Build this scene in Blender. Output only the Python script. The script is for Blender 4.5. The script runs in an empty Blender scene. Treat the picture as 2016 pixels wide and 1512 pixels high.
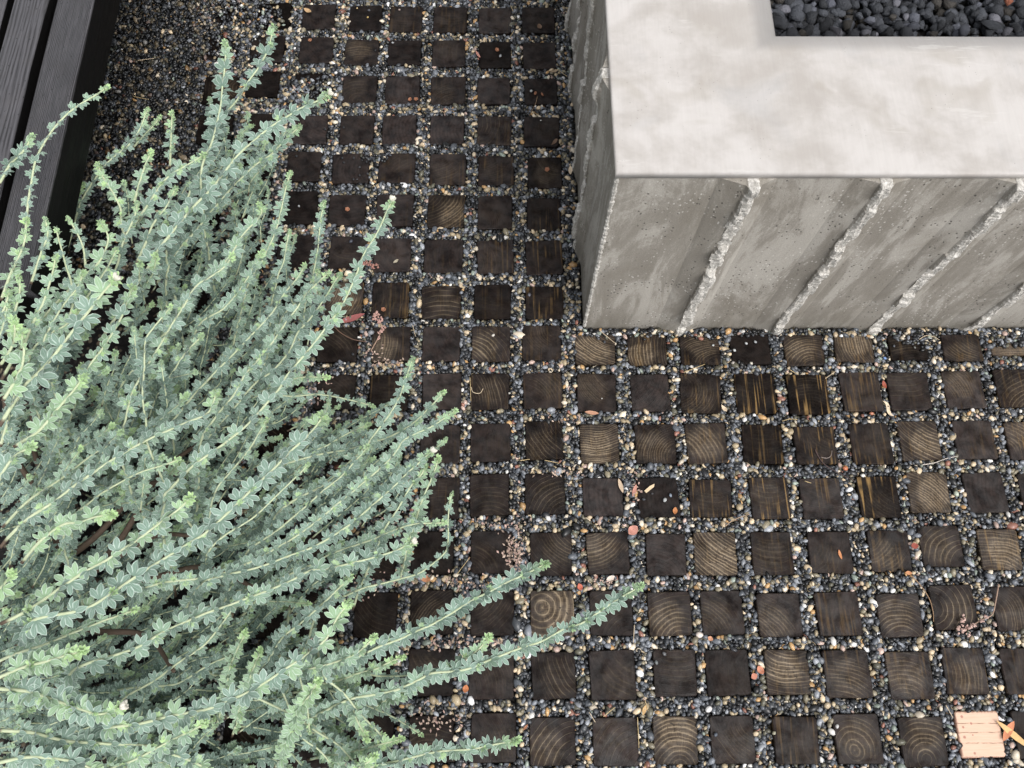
import bpy, math, random
import numpy as np
from mathutils import Matrix, Vector

random.seed(7)
rng = np.random.default_rng(7)
SC = bpy.context.scene
COL = SC.collection

# ------------------------------------------------------------------ camera
W, H = 2016.0, 1512.0                      # size of the photograph
F = 1585.4                                 # focal length in its pixels
CAM = np.array([0.0257914, -1.6794775, 1.6983732])
pitch, yaw, roll = 1.21596893, 0.0268962157, 0.0229460395
fw = np.array([math.sin(yaw)*math.cos(pitch), math.cos(yaw)*math.cos(pitch), -math.sin(pitch)])
rt = np.array([math.cos(yaw), -math.sin(yaw), 0.0]); up = np.cross(rt, fw)
rt, up = math.cos(roll)*rt + math.sin(roll)*up, -math.sin(roll)*rt + math.cos(roll)*up
cd = bpy.data.cameras.new('camera'); cam = bpy.data.objects.new('camera', cd); COL.objects.link(cam)
m = Matrix.Identity(4)
for i in range(3):
    m[i][0], m[i][1], m[i][2], m[i][3] = rt[i], up[i], -fw[i], CAM[i]
cam.matrix_world = m
cd.sensor_fit = 'HORIZONTAL'; cd.sensor_width = 36.0; cd.lens = 36.0*F/W
cd.clip_start = 0.05; cd.clip_end = 300.0
SC.camera = cam

# ------------------------------------------------------------------ light: bright overcast
SUN_EL, SUN_AZ = math.radians(58), math.radians(140)      # azimuth clockwise from +Y
wd = bpy.data.worlds.new('World'); SC.world = wd; wd.use_nodes = True
nt = wd.node_tree; nt.nodes.clear()
out = nt.nodes.new('ShaderNodeOutputWorld'); bg = nt.nodes.new('ShaderNodeBackground')
sky = nt.nodes.new('ShaderNodeTexSky'); sky.sky_type = 'NISHITA'; sky.sun_disc = False
sky.sun_elevation = SUN_EL; sky.sun_rotation = SUN_AZ
sky.dust_density = 4.0; sky.air_density = 1.0; sky.ozone_density = 1.0
hs = nt.nodes.new('ShaderNodeHueSaturation'); hs.inputs['Saturation'].default_value = 0.16
nt.links.new(sky.outputs[0], hs.inputs['Color']); nt.links.new(hs.outputs[0], bg.inputs['Color'])
bg.inputs['Strength'].default_value = 0.15
nt.links.new(bg.outputs[0], out.inputs[0])
sl = bpy.data.lights.new('sun', 'SUN'); sl.energy = 0.9; sl.angle = math.radians(35); sl.color = (1.0, 0.96, 0.91)
so = bpy.data.objects.new('sun', sl); COL.objects.link(so)
sd = Vector((math.sin(SUN_AZ)*math.cos(SUN_EL), math.cos(SUN_AZ)*math.cos(SUN_EL), math.sin(SUN_EL)))
so.rotation_euler = sd.to_track_quat('Z', 'Y').to_euler(); so.location = (2, 2, 4)
vs = SC.view_settings
vs.view_transform = 'Standard'; vs.look = 'None'; vs.gamma = 1.0; vs.use_curve_mapping = False
vs.exposure = 0.62
SC.render.engine = 'CYCLES'; SC.cycles.max_bounces = 5; SC.cycles.use_denoising = True

# ------------------------------------------------------------------ helpers
def U(x, y, z=0.0):
    """world point at height z on the line of sight through photo pixel (x, y)"""
    d = fw + rt*((x - W/2)/F) - up*((y - H/2)/F)
    return CAM + d*((z - CAM[2])/d[2])

def tag(o, label=None, cat=None, group=None, kind=None):
    if label: o['label'] = label
    if cat: o['category'] = cat
    if group: o['group'] = group
    if kind: o['kind'] = kind
    return o

def link(name, me, parent=None, loc=None):
    o = bpy.data.objects.new(name, me); COL.objects.link(o)
    if loc is not None: o.location = loc
    if parent is not None: o.parent = parent
    return o

def mesh(name, V, Fc, mat=None, smooth=True, attrs=None):
    me = bpy.data.meshes.new(name)
    me.from_pydata([tuple(v) for v in V], [], [tuple(f) for f in Fc])
    if smooth: me.polygons.foreach_set('use_smooth', [True]*len(me.polygons))
    for k, vals in (attrs or {}).items():
        a = me.attributes.new(k, 'FLOAT', 'POINT'); a.data.foreach_set('value', np.asarray(vals, dtype=np.float32))
    if mat: me.materials.append(mat)
    me.update()
    return me

def tri_mesh(name, V, T, mat=None, smooth=True, attrs=None, color=None):
    """fast path for large triangle meshes (numpy arrays)"""
    V = np.asarray(V, np.float32); T = np.asarray(T, np.int32)
    me = bpy.data.meshes.new(name)
    me.vertices.add(len(V)); me.vertices.foreach_set('co', V.ravel())
    me.loops.add(T.size); me.loops.foreach_set('vertex_index', T.ravel())
    me.polygons.add(len(T)); me.polygons.foreach_set('loop_start', np.arange(0, T.size, 3, dtype=np.int32))
    if smooth: me.polygons.foreach_set('use_smooth', np.ones(len(T), bool))
    for k, vals in (attrs or {}).items():
        a = me.attributes.new(k, 'FLOAT', 'POINT'); a.data.foreach_set('value', np.asarray(vals, np.float32))
    if color is not None:
        a = me.attributes.new('tone', 'FLOAT_COLOR', 'POINT')
        c = np.ones((len(V), 4), np.float32); c[:, :3] = color; a.data.foreach_set('color', c.ravel())
    if mat: me.materials.append(mat)
    me.update(calc_edges=True)
    return me

class NB:
    """small node-tree builder"""
    def __init__(s, name, rough=0.6, spec=0.5):
        s.mat = bpy.data.materials.new(name); s.mat.use_nodes = True
        s.t = s.mat.node_tree; s.p = s.t.nodes['Principled BSDF']
        s.p.inputs['Roughness'].default_value = rough
        s.p.inputs['Specular IOR Level'].default_value = spec
    def n(s, typ, **kw):
        nd = s.t.nodes.new('ShaderNode'+typ)
        for k, v in kw.items(): setattr(nd, k, v)
        return nd
    def set(s, sock, v):
        if isinstance(v, bpy.types.NodeSocket): s.t.links.new(v, sock)
        elif v is not None:
            if isinstance(v, (tuple, list)) and len(v) == 3 and sock.type == 'RGBA': v = (*v, 1)
            sock.default_value = v
    def m(s, op, a, b=None, c=None, clamp=False):
        nd = s.n('Math', operation=op); nd.use_clamp = clamp
        for i, v in enumerate((a, b, c)): s.set(nd.inputs[i], v)
        return nd.outputs[0]
    def vm(s, op, a, b=None):
        nd = s.n('VectorMath', operation=op); s.set(nd.inputs[0], a)
        if b is not None: s.set(nd.inputs['Scale'] if op == 'SCALE' else nd.inputs[1], b)
        return nd.outputs['Value' if op in ('LENGTH', 'DISTANCE', 'DOT_PRODUCT') else 'Vector']
    def mix(s, f, a, b, blend='MIX'):
        nd = s.n('Mix', data_type='RGBA', blend_type=blend); nd.clamp_factor = True
        s.set(nd.inputs[0], f); s.set(nd.inputs[6], a); s.set(nd.inputs[7], b)
        return nd.outputs[2]
    def ramp(s, f, lo, hi, a=0.0, b=1.0, smooth=True):
        nd = s.n('MapRange'); nd.interpolation_type = 'SMOOTHSTEP' if smooth else 'LINEAR'; nd.clamp = True
        for i, v in enumerate((f, lo, hi, a, b)): s.set(nd.inputs[i], v)
        return nd.outputs[0]
    def noise(s, vec, scale, detail=3.0, rough=0.55, dist=0.0, dim='3D', w=None):
        nd = s.n('TexNoise', noise_dimensions=dim); s.set(nd.inputs['Vector'], vec)
        nd.inputs['Scale'].default_value = scale; nd.inputs['Detail'].default_value = detail
        nd.inputs['Roughness'].default_value = rough; nd.inputs['Distortion'].default_value = dist
        if w is not None: s.set(nd.inputs['W'], w)
        return nd.outputs[0]
    def vor(s, vec, scale, feature='F1'):
        nd = s.n('TexVoronoi', feature=feature); s.set(nd.inputs['Vector'], vec); nd.inputs['Scale'].default_value = scale
        return nd
    def obj(s): return s.n('TexCoord').outputs['Object']
    def attr(s, name, kind='GEOMETRY', out='Fac'):
        nd = s.n('Attribute', attribute_type=kind, attribute_name=name); return nd.outputs[out]
    def mapv(s, vec, scale=(1, 1, 1), loc=(0, 0, 0)):
        nd = s.n('Mapping'); s.set(nd.inputs[0], vec)
        nd.inputs['Scale'].default_value = scale; s.set(nd.inputs['Location'], loc)
        return nd.outputs[0]
    def bump(s, h, strength=0.3, dist=0.002, normal=None):
        nd = s.n('Bump'); nd.inputs['Strength'].default_value = strength; nd.inputs['Distance'].default_value = dist
        s.set(nd.inputs['Height'], h)
        if normal is not None: s.set(nd.inputs['Normal'], normal)
        return nd.outputs[0]
    def done(s, col=None, rough=None, nrm=None):
        if col is not None: s.set(s.p.inputs['Base Color'], col)
        if rough is not None: s.set(s.p.inputs['Roughness'], rough)
        if nrm is not None: s.set(s.p.inputs['Normal'], nrm)
        return s.mat

def tube(path, radii, sides=6):
    """closed tapered tube; returns verts, faces"""
    P = np.asarray(path, float); n = len(P); V = []; Fc = []
    T = np.gradient(P, axis=0); T /= np.linalg.norm(T, axis=1)[:, None] + 1e-9
    ref = np.array([0.0, 0.0, 1.0])
    if abs(T[0] @ ref) > 0.9: ref = np.array([1.0, 0, 0])
    a = np.cross(T[0], ref); a /= np.linalg.norm(a)
    for i in range(n):
        a = a - T[i]*(a @ T[i]); a /= np.linalg.norm(a) + 1e-9
        b = np.cross(T[i], a)
        for k in range(sides):
            t = 2*math.pi*k/sides
            V.append(P[i] + radii[i]*(math.cos(t)*a + math.sin(t)*b))
    for i in range(n-1):
        for k in range(sides):
            k2 = (k+1) % sides
            Fc.append((i*sides+k, i*sides+k2, (i+1)*sides+k2, (i+1)*sides+k))
    Fc.append(tuple(range(sides-1, -1, -1))); Fc.append(tuple((n-1)*sides+k for k in range(sides)))
    return V, Fc

def spline(pts, step):
    """Catmull-Rom through pts (N,3), resampled at about `step`"""
    P = np.asarray(pts, float)
    if len(P) == 2: P = np.stack([P[0], (P[0]+P[1])/2, P[1]])
    Q = np.vstack([2*P[0]-P[1], P, 2*P[-1]-P[-2]]); out = []
    for i in range(1, len(Q)-2):
        p0, p1, p2, p3 = Q[i-1:i+3]
        n = max(4, int(np.linalg.norm(p2-p1)/step*2))
        for t in np.linspace(0, 1, n, endpoint=False):
            out.append(0.5*((2*p1)+(-p0+p2)*t+(2*p0-5*p1+4*p2-p3)*t*t+(-p0+3*p1-3*p2+p3)*t**3))
    out.append(P[-1]); out = np.array(out)
    s = np.concatenate([[0], np.cumsum(np.linalg.norm(np.diff(out, axis=0), axis=1))])
    m_ = max(3, int(s[-1]/step)+1); q = np.linspace(0, s[-1], m_)
    return np.stack([np.interp(q, s, out[:, k]) for k in range(3)], 1)
# ------------------------------------------------------------------ materials
def mat_plain(name, col, rough=0.7, var=0.25, scale=60.0, spec=0.4):
    b = NB(name, rough, spec); v = b.obj()
    f = b.noise(v, scale, 4)
    c = b.mix(f, tuple(x*(1-var) for x in col), tuple(min(1, x*(1+var)) for x in col))
    return b.done(c, None, b.bump(f, 0.25, 0.001))

def mat_wood_end():
    b = NB('stained_end_grain', 0.5, 0.30); P = b.obj()
    sep = b.n('SeparateXYZ'); b.set(sep.inputs[0], P)
    rnd = b.attr('seed', 'OBJECT'); wear = b.attr('wear', 'OBJECT'); ring = b.attr('ring', 'OBJECT')
    streak = b.attr('streak', 'OBJECT'); tone = b.attr('tone', 'OBJECT'); space = b.attr('space', 'OBJECT')
    cx, cy = b.attr('ring_x', 'OBJECT'), b.attr('ring_y', 'OBJECT')
    flat = b.n('CombineXYZ'); b.set(flat.inputs[0], sep.outputs[0]); b.set(flat.inputs[1], sep.outputs[1]); b.set(flat.inputs[2], b.m('MULTIPLY', rnd, 3.0))
    cen = b.n('CombineXYZ'); b.set(cen.inputs[0], cx); b.set(cen.inputs[1], cy); b.set(cen.inputs[2], b.m('MULTIPLY', rnd, 3.0))
    d = b.vm('DISTANCE', flat.outputs[0], cen.outputs[0])
    wob = b.m('MULTIPLY', b.m('SUBTRACT', b.noise(flat.outputs[0], 15, 1), 0.5), 0.016)
    wob2 = b.m('MULTIPLY', b.m('SUBTRACT', b.noise(flat.outputs[0], 90, 2), 0.5), 0.0022)
    dd = b.m('ADD', b.m('ADD', d, wob), wob2)
    dv = b.n('CombineXYZ'); b.set(dv.inputs[0], dd); b.set(dv.inputs[1], rnd)
    dd = b.m('ADD', dd, b.m('MULTIPLY', b.m('SUBTRACT', b.noise(dv.outputs[0], 75, 2), 0.5), 0.013))   # years of fast and slow growth
    ph = b.m('FRACT', b.m('DIVIDE', dd, space))
    line = b.m('MAXIMUM', b.ramp(ph, 0.86, 0.95), b.ramp(ph, 0.09, 0.0))              # thin pale latewood line
    ringid = b.noise(b.vm('SCALE', flat.outputs[0], 0.0), 1, 0, dim='4D', w=b.m('FLOOR', b.m('DIVIDE', dd, space)))
    soft = b.m('ABSOLUTE', b.m('SUBTRACT', ph, 0.5))
    # worn patch, irregular, centred off the middle
    pw = b.noise(flat.outputs[0], 24, 3, 0.6, 0.4)
    off = b.n('CombineXYZ'); b.set(off.inputs[0], b.attr('wear_x', 'OBJECT')); b.set(off.inputs[1], b.attr('wear_y', 'OBJECT')); b.set(off.inputs[2], b.m('MULTIPLY', rnd, 3.0))
    rad = b.vm('DISTANCE', flat.outputs[0], off.outputs[0])
    patch = b.m('ADD', b.ramp(rad, 0.055, 0.008), b.m('MULTIPLY', b.m('SUBTRACT', pw, 0.5), 1.5))
    patch = b.m('MULTIPLY', b.ramp(patch, 0.05, 0.95), wear)
    patch = b.m('MINIMUM', b.m('ADD', patch, b.m('MULTIPLY', b.m('MAXIMUM', b.m('SUBTRACT', wear, 0.6), 0.0), 0.6)), 1.0)
    # fine cross-hatched saw marks break the patch up
    saw = b.noise(b.mapv(flat.outputs[0], (420, 60, 1)), 1.0, 2)
    saw2 = b.noise(b.mapv(flat.outputs[0], (60, 420, 1)), 1.0, 2)
    hat = b.ramp(b.m('ADD', saw, saw2), 0.8, 1.2, 0.45, 1.0)
    # tan saw streaks along the block
    sk = b.noise(b.mapv(flat.outputs[0], (150, 7, 1)), 1.0, 1)
    skm = b.ramp(b.noise(flat.outputs[0], 22, 2), 0.35, 0.6)
    stk = b.m('MULTIPLY', b.m('MULTIPLY', b.ramp(sk, 0.53, 0.68), skm), streak)
    n1 = b.noise(flat.outputs[0], 38, 4, 0.6); n2 = b.noise(flat.outputs[0], 420, 3, 0.6)
    base = b.mix(tone, (0.0050, 0.0039, 0.0035), (0.0300, 0.0235, 0.0228))
    base = b.mix(b.ramp(n1, 0.3, 0.7), b.mix(1.0, base, (0.45, 0.43, 0.44), 'MULTIPLY'), b.mix(1.0, base, (1.65, 1.52, 1.42), 'MULTIPLY'))
    base = b.mix(b.m('MULTIPLY', b.ramp(n2, 0.45, 0.75), 0.30), base, (0.032, 0.027, 0.024))
    base = b.mix(b.m('MULTIPLY', b.ramp(soft, 0.1, 0.5), 0.35), base, (0.004, 0.0035, 0.003))
    lf = b.m('MULTIPLY', b.m('MULTIPLY', line, ring), b.m('ADD', b.m('ADD', 0.02, b.m('MULTIPLY', patch, 0.85)), b.m('MULTIPLY', b.m('MULTIPLY', b.ramp(ringid, 0.35, 0.65), b.ramp(n1, 0.4, 0.65)), 0.35)))
    pf = b.m('MULTIPLY', b.m('MULTIPLY', patch, hat), b.ramp(soft, 0.0, 0.5, 0.30, 0.75))
    col = b.mix(pf, base, b.mix(b.noise(flat.outputs[0], 30, 2), (0.15, 0.105, 0.062), (0.30, 0.235, 0.165)))
    col = b.mix(stk, col, (0.215, 0.135, 0.055))
    col = b.mix(b.m('MULTIPLY', lf, 0.85), col, b.mix(n1, (0.24, 0.18, 0.11), (0.50, 0.41, 0.29)))
    # small dark checks in the worn wood
    chk = b.ramp(b.noise(flat.outputs[0], 150, 2), 0.62, 0.70)
    col = b.mix(b.m('MULTIPLY', chk, b.m('MULTIPLY', patch, 0.8)), col, (0.02, 0.016, 0.012))
    hgt = b.m('ADD', b.m('MULTIPLY', line, 0.4), b.m('ADD', b.m('MULTIPLY', n2, 0.5), b.m('MULTIPLY', saw, 0.4)))
    b.set(b.p.inputs['Specular IOR Level'], b.m('MULTIPLY', b.ramp(b.noise(flat.outputs[0], 30, 5, 0.65, 0.5), 0.30, 0.72, 0.12, 1.0), b.m('ADD', 0.07, b.m('MULTIPLY', tone, 0.42))))
    rg = b.m('ADD', 0.36, b.m('MULTIPLY', n1, 0.3))
    return b.done(col, rg, b.bump(hgt, 0.35, 0.0012))

def mat_wood_pale():
    b = NB('pale_unstained_wood', 0.65, 0.35); P = b.obj()
    sep = b.n('SeparateXYZ'); b.set(sep.inputs[0], P); x, y = sep.outputs[0], sep.outputs[1]
    g = b.noise(b.mapv(P, (25, 260, 1)), 1.0, 3)
    col = b.mix(g, (0.56, 0.36, 0.25), (0.72, 0.52, 0.40))
    wv = b.m('ADD', y, b.m('MULTIPLY', b.m('SUBTRACT', b.noise(P, 60, 2), 0.5), 0.004))
    crack = None
    for yy in (0.021, 0.004, -0.016):
        c = b.ramp(b.m('ABSOLUTE', b.m('SUBTRACT', wv, yy)), 0.0014, 0.0002)
        crack = c if crack is None else b.m('MAXIMUM', crack, c)
    crack = b.m('MULTIPLY', crack, b.ramp(b.noise(P, 70, 2), 0.3, 0.6))
    col = b.mix(b.m('MULTIPLY', crack, 0.8), col, (0.16, 0.075, 0.04))
    dots = None
    for px, py, r in ((-0.030, 0.034, 0.0045), (-0.031, 0.014, 0.004), (-0.032, -0.005, 0.0045), (-0.014, 0.021, 0.004), (-0.015, -0.001, 0.003), (-0.018, -0.035, 0.004)):
        c = b.n('CombineXYZ'); c.inputs[0].default_value = px; c.inputs[1].default_value = py; b.set(c.inputs[2], sep.outputs[2])
        q = b.ramp(b.m('ADD', b.vm('DISTANCE', P, c.outputs[0]), b.m('MULTIPLY', b.noise(P, 300, 2), 0.0015)), r, r*0.55)
        dots = q if dots is None else b.m('MAXIMUM', dots, q)
    col = b.mix(b.m('MULTIPLY', dots, 0.75), col, (0.30, 0.11, 0.085))
    ed = b.ramp(b.m('ADD', b.m('MAXIMUM', b.m('ABSOLUTE', x), b.m('ABSOLUTE', y)), b.m('MULTIPLY', b.noise(P, 200, 2), 0.006)), 0.0425, 0.047)
    col = b.mix(b.m('MULTIPLY', ed, 0.8), col, (0.20, 0.09, 0.06))
    return b.done(col, None, b.bump(b.m('SUBTRACT', g, crack), 0.3, 0.001))

def mat_tone(name, rough, spec=0.5, bump=0.25, scale=700.0, dist=0.0006):
    """colour of each piece comes from the 'tone' attribute of the mesh (stones differ from stone to stone)"""
    b = NB(name, rough, spec); v = b.obj()
    f = b.noise(v, scale, 3)
    col = b.mix(1.0, b.attr('tone', out='Color'), b.mix(f, (0.7, 0.7, 0.7), (1.25, 1.25, 1.25)), 'MULTIPLY')
    return b.done(col, b.m('ADD', rough-0.1, b.m('MULTIPLY', f, 0.2)), b.bump(f, bump, dist))

def mat_soil():
    b = NB('dark_gravelly_soil', 0.75, 0.3); v = b.obj()
    vo = b.vor(v, 95.0)
    sep = b.n('SeparateColor'); b.set(sep.inputs[0], vo.outputs['Color'])
    c = b.mix(b.ramp(sep.outputs[0], 0.55, 1.0), (0.012, 0.011, 0.010), (0.16, 0.13, 0.09))
    c = b.mix(b.ramp(vo.outputs['Distance'], 0.25, 0.6), c, (0.006, 0.005, 0.005))
    return b.done(c, None, b.bump(vo.outputs['Distance'], 0.8, -0.004))

def mat_concrete(name, lo, hi, rim=False):
    b = NB(name, 0.55 if rim else 0.75, 0.4); v = b.obj()
    big = b.noise(v, 5.0, 4, 0.6, 0.6); mid = b.noise(v, 17.0, 5, 0.65, 0.3); fine = b.noise(v, 260.0, 4, 0.6)
    if rim:
        f = b.ramp(b.m('ADD', b.m('MULTIPLY', big, 0.7), b.m('MULTIPLY', mid, 0.5)), 0.44, 0.74)
        col = b.mix(f, lo, hi)
        col = b.mix(b.m('MULTIPLY', b.ramp(b.noise(v, 8.0, 3, 0.5, 1.0), 0.55, 0.72), 0.45), col, (0.330, 0.298, 0.256))
        col = b.mix(b.m('MULTIPLY', b.ramp(b.noise(b.mapv(v, (1, 1, 1), (7, 3, 0)), 6.5, 3, 0.5, 0.8), 0.58, 0.75), 0.35), col, (0.33, 0.328, 0.33))
        h = b.m('ADD', b.m('MULTIPLY', mid, 0.6), b.m('MULTIPLY', fine, 0.15))
        spot = b.ramp(b.vor(v, 34.0).outputs['Distance'], 0.10, 0.03)
        keep = b.ramp(b.noise(v, 9.0, 2), 0.60, 0.66)
        sp = b.m('MULTIPLY', spot, keep)
        col = b.mix(b.m('MULTIPLY', sp, 0.5), col, (0.20, 0.19, 0.175))
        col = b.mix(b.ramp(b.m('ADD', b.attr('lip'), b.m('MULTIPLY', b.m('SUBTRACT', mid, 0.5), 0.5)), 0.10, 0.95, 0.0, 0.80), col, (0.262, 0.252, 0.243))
        rg = b.ramp(mid, 0.3, 0.7, 0.42, 0.62)
        brush = b.noise(b.mapv(v, (260, 12, 1)), 1.0, 3, 0.6)
        col = b.mix(1.0, col, b.mix(brush, (0.93, 0.93, 0.93), (1.06, 1.06, 1.06)), 'MULTIPLY')
        pin = b.m('MULTIPLY', b.ramp(b.vor(v, 120.0).outputs['Distance'], 0.13, 0.06), b.ramp(b.noise(v, 16, 2), 0.56, 0.62))
        col = b.mix(b.m('MULTIPLY', pin, 0.6), col, (0.14, 0.13, 0.115))
        scuff = b.m('MULTIPLY', b.ramp(b.noise(b.mapv(v, (9, 60, 1)), 1.0, 4, 0.7), 0.60, 0.68), b.ramp(b.noise(v, 6, 2), 0.5, 0.6))
        col = b.mix(b.m('MULTIPLY', scuff, 0.35), col, (0.56, 0.545, 0.52))
        return b.done(col, rg, b.bump(b.m('SUBTRACT', h, pin), 0.10, 0.002))
    # wall: pale laitance scraped off in upright patches over darker cement, gritty and pitted
    st = b.noise(b.mapv(v, (13, 13, 4.2)), 1.0, 9, 0.66, 0.9)
    fl = b.noise(b.mapv(v, (70, 70, 9)), 1.0, 5, 0.65, 0.3)
    grit = b.noise(v, 620.0, 3, 0.6)
    q = b.m('ADD', b.m('MULTIPLY', st, 0.8), b.m('ADD', b.m('MULTIPLY', fl, 0.22), b.m('MULTIPLY', fine, 0.10)))
    f = b.m('ADD', b.m('MULTIPLY', b.ramp(q, 0.53, 0.61), 0.32), b.m('MULTIPLY', b.ramp(q, 0.42, 0.72), 0.55))
    col = b.mix(f, lo, hi)
    col = b.mix(b.m('MULTIPLY', b.ramp(big, 0.5, 0.68), 0.35), col, (0.20, 0.178, 0.145))
    col = b.mix(1.0, col, b.mix(grit, (0.66, 0.66, 0.66), (1.32, 1.32, 1.32)), 'MULTIPLY')
    sep = b.n('SeparateXYZ'); b.set(sep.inputs[0], v)
    damp = b.m('MULTIPLY', b.ramp(b.m('ADD', sep.outputs[2], b.m('MULTIPLY', b.noise(v, 9, 3), 0.10)), 0.16, 0.04), 0.45)
    col = b.mix(damp, col, (0.13, 0.118, 0.095))
    pv = b.vor(b.mapv(v, (1, 1, 0.8)), 105.0); pit = b.m('MULTIPLY', b.ramp(pv.outputs['Distance'], 0.24, 0.12), b.ramp(b.noise(v, 13, 2), 0.47, 0.56))
    col = b.mix(b.m('MULTIPLY', pit, 0.8), col, (0.06, 0.056, 0.048))
    lt = b.m('MULTIPLY', b.ramp(b.vor(b.mapv(v, (1, 1, .7), (3, 1, 2)), 130.0).outputs['Distance'], 0.26, 0.16), b.ramp(b.noise(v, 11, 3), 0.50, 0.60))
    col = b.mix(b.m('MULTIPLY', lt, 0.7), col, (0.62, 0.60, 0.56))
    brk = b.attr('broken')
    rough_face = b.mix(b.ramp(b.noise(v, 130, 4, 0.7), 0.35, 0.7), (0.40, 0.38, 0.345), (0.72, 0.695, 0.65))
    col = b.mix(b.ramp(b.m('ADD', brk, b.m('MULTIPLY', b.m('SUBTRACT', fine, 0.5), 0.6)), 0.40, 0.62), col, rough_face)
    h = b.m('ADD', b.m('MULTIPLY', q, 0.6), b.m('SUBTRACT', b.m('ADD', b.m('MULTIPLY', fine, 0.45), b.m('MULTIPLY', grit, 0.25)), pit))
    nr = b.bump(h, 0.45, 0.003)
    nr = b.bump(b.m('MULTIPLY', b.noise(v, 190, 4, 0.7), brk), 0.9, 0.006, nr)
    return b.done(col, None, nr)

def mat_charred(name, ridged):
    b = NB(name, 0.5, 0.5); v = b.obj()
    nz = b.noise(b.mapv(v, (14, 1.3, 14)), 1.0, 3, 0.5, 0.2)
    sep = b.n('SeparateXYZ'); b.set(sep.inputs[0], v)
    if ridged:
        xx = b.m('ADD', sep.outputs[0], b.m('MULTIPLY', nz, 0.010))
        w1 = b.m('SINE', b.m('MULTIPLY', xx, 2*math.pi/0.0031))
        h = b.m('MULTIPLY', b.m('ADD', w1, 1.0), 0.5); amt = 0.9
    else:
        xx = b.m('ADD', sep.outputs[0], b.m('MULTIPLY', nz, 0.05))
        w1 = b.m('SINE', b.m('MULTIPLY', xx, 2*math.pi/0.0075))
        h = b.m('MULTIPLY', b.m('ADD', w1, 1.0), 0.5); amt = 0.35
    fib = b.noise(b.mapv(v, (420, 14, 420)), 1.0, 3, 0.6)
    blot = b.noise(v, 24, 3)
    drop = b.m('MULTIPLY', b.ramp(b.vor(b.mapv(v, (1, 0.8, 1)), 120.0).outputs['Distance'], 0.20, 0.10), b.ramp(b.noise(v, 60, 2), 0.47, 0.56))
    col = b.mix(h, (0.018, 0.0175, 0.019), (0.072, 0.070, 0.077))
    col = b.mix(b.ramp(fib, 0.4, 0.75), col, (0.095, 0.092, 0.10))
    col = b.mix(b.m('MULTIPLY', b.ramp(blot, 0.45, 0.7), 0.3), col, (0.05, 0.046, 0.046))
    col = b.mix(b.m('MULTIPLY', drop, 0.95), col, (0.004, 0.004, 0.004))
    top_grey = b.ramp(b.m('ADD', b.attr('worn'), b.m('MULTIPLY', b.m('SUBTRACT', fib, 0.5), 0.5)), 0.3, 0.7)      # weathered grey on top; sides blackened in colour to stand for shade
    col = b.mix(top_grey, (0.0045, 0.0043, 0.0043), col)
    b.set(b.p.inputs['Specular IOR Level'], b.m('ADD', 0.12, b.m('MULTIPLY', top_grey, 0.4)))
    hh = b.m('ADD', h, b.m('MULTIPLY', fib, 0.5))
    return b.done(col, b.m('ADD', 0.36, b.m('MULTIPLY', blot, 0.25)), b.bump(hh, amt, 0.0016))

def mat_leaf():
    b = NB('silvery_hairy_leaf', 0.7, 0.25); v = b.n('NewGeometry').outputs['Position']
    e, t = b.attr('edge'), b.attr('tint')
    n1 = b.noise(v, 30, 2); n2 = b.noise(v, 900, 2)
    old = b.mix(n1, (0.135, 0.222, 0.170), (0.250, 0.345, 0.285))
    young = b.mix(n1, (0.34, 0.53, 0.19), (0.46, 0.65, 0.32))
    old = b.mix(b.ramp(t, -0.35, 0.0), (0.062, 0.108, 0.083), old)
    col = b.mix(b.m('MAXIMUM', t, 0.0), old, young)
    col = b.mix(b.m('MULTIPLY', b.ramp(n2, 0.5, 0.8), 0.3), col, (0.34, 0.45, 0.38))
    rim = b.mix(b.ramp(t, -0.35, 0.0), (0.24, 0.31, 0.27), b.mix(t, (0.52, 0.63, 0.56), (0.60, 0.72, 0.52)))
    col = b.mix(b.ramp(e, 0.62, 0.97, 0.0, 0.85), col, rim)
    col = b.mix(b.ramp(e, 0.10, 0.0, 0.0, 0.45), col, rim)          # pale midrib
    back = b.n('NewGeometry').outputs['Backfacing']
    col = b.mix(b.m('MULTIPLY', back, 0.55), col, (0.33, 0.42, 0.37))
    b.p.inputs['Sheen Weight'].default_value = 0.25; b.p.inputs['Sheen Roughness'].default_value = 0.5
    b.done(col, None, b.bump(n2, 0.15, 0.0004))
    tr = b.n('BsdfTranslucent'); b.set(tr.inputs['Color'], b.mix(t, (0.14, 0.24, 0.12), (0.26, 0.42, 0.14)))
    mx = b.n('MixShader'); mx.inputs[0].default_value = 0.10
    o = b.t.nodes['Material Output']
    b.t.links.new(b.p.outputs[0], mx.inputs[1]); b.t.links.new(tr.outputs[0], mx.inputs[2]); b.t.links.new(mx.outputs[0], o.inputs[0])
    return b.mat

def mat_stem():
    b = NB('downy_stem', 0.75, 0.25); v = b.obj()
    a = b.attr('age'); n1 = b.noise(v, 90, 3)
    green = b.mix(n1, (0.36, 0.43, 0.25), (0.55, 0.59, 0.42))
    wood = b.mix(n1, (0.06, 0.042, 0.03), (0.13, 0.095, 0.07))
    return b.done(b.mix(b.ramp(b.m('ADD', a, b.m('MULTIPLY', b.m('SUBTRACT', n1, 0.5), 0.3)), 0.45, 0.75), green, wood), None, b.bump(n1, 0.3, 0.001))

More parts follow.
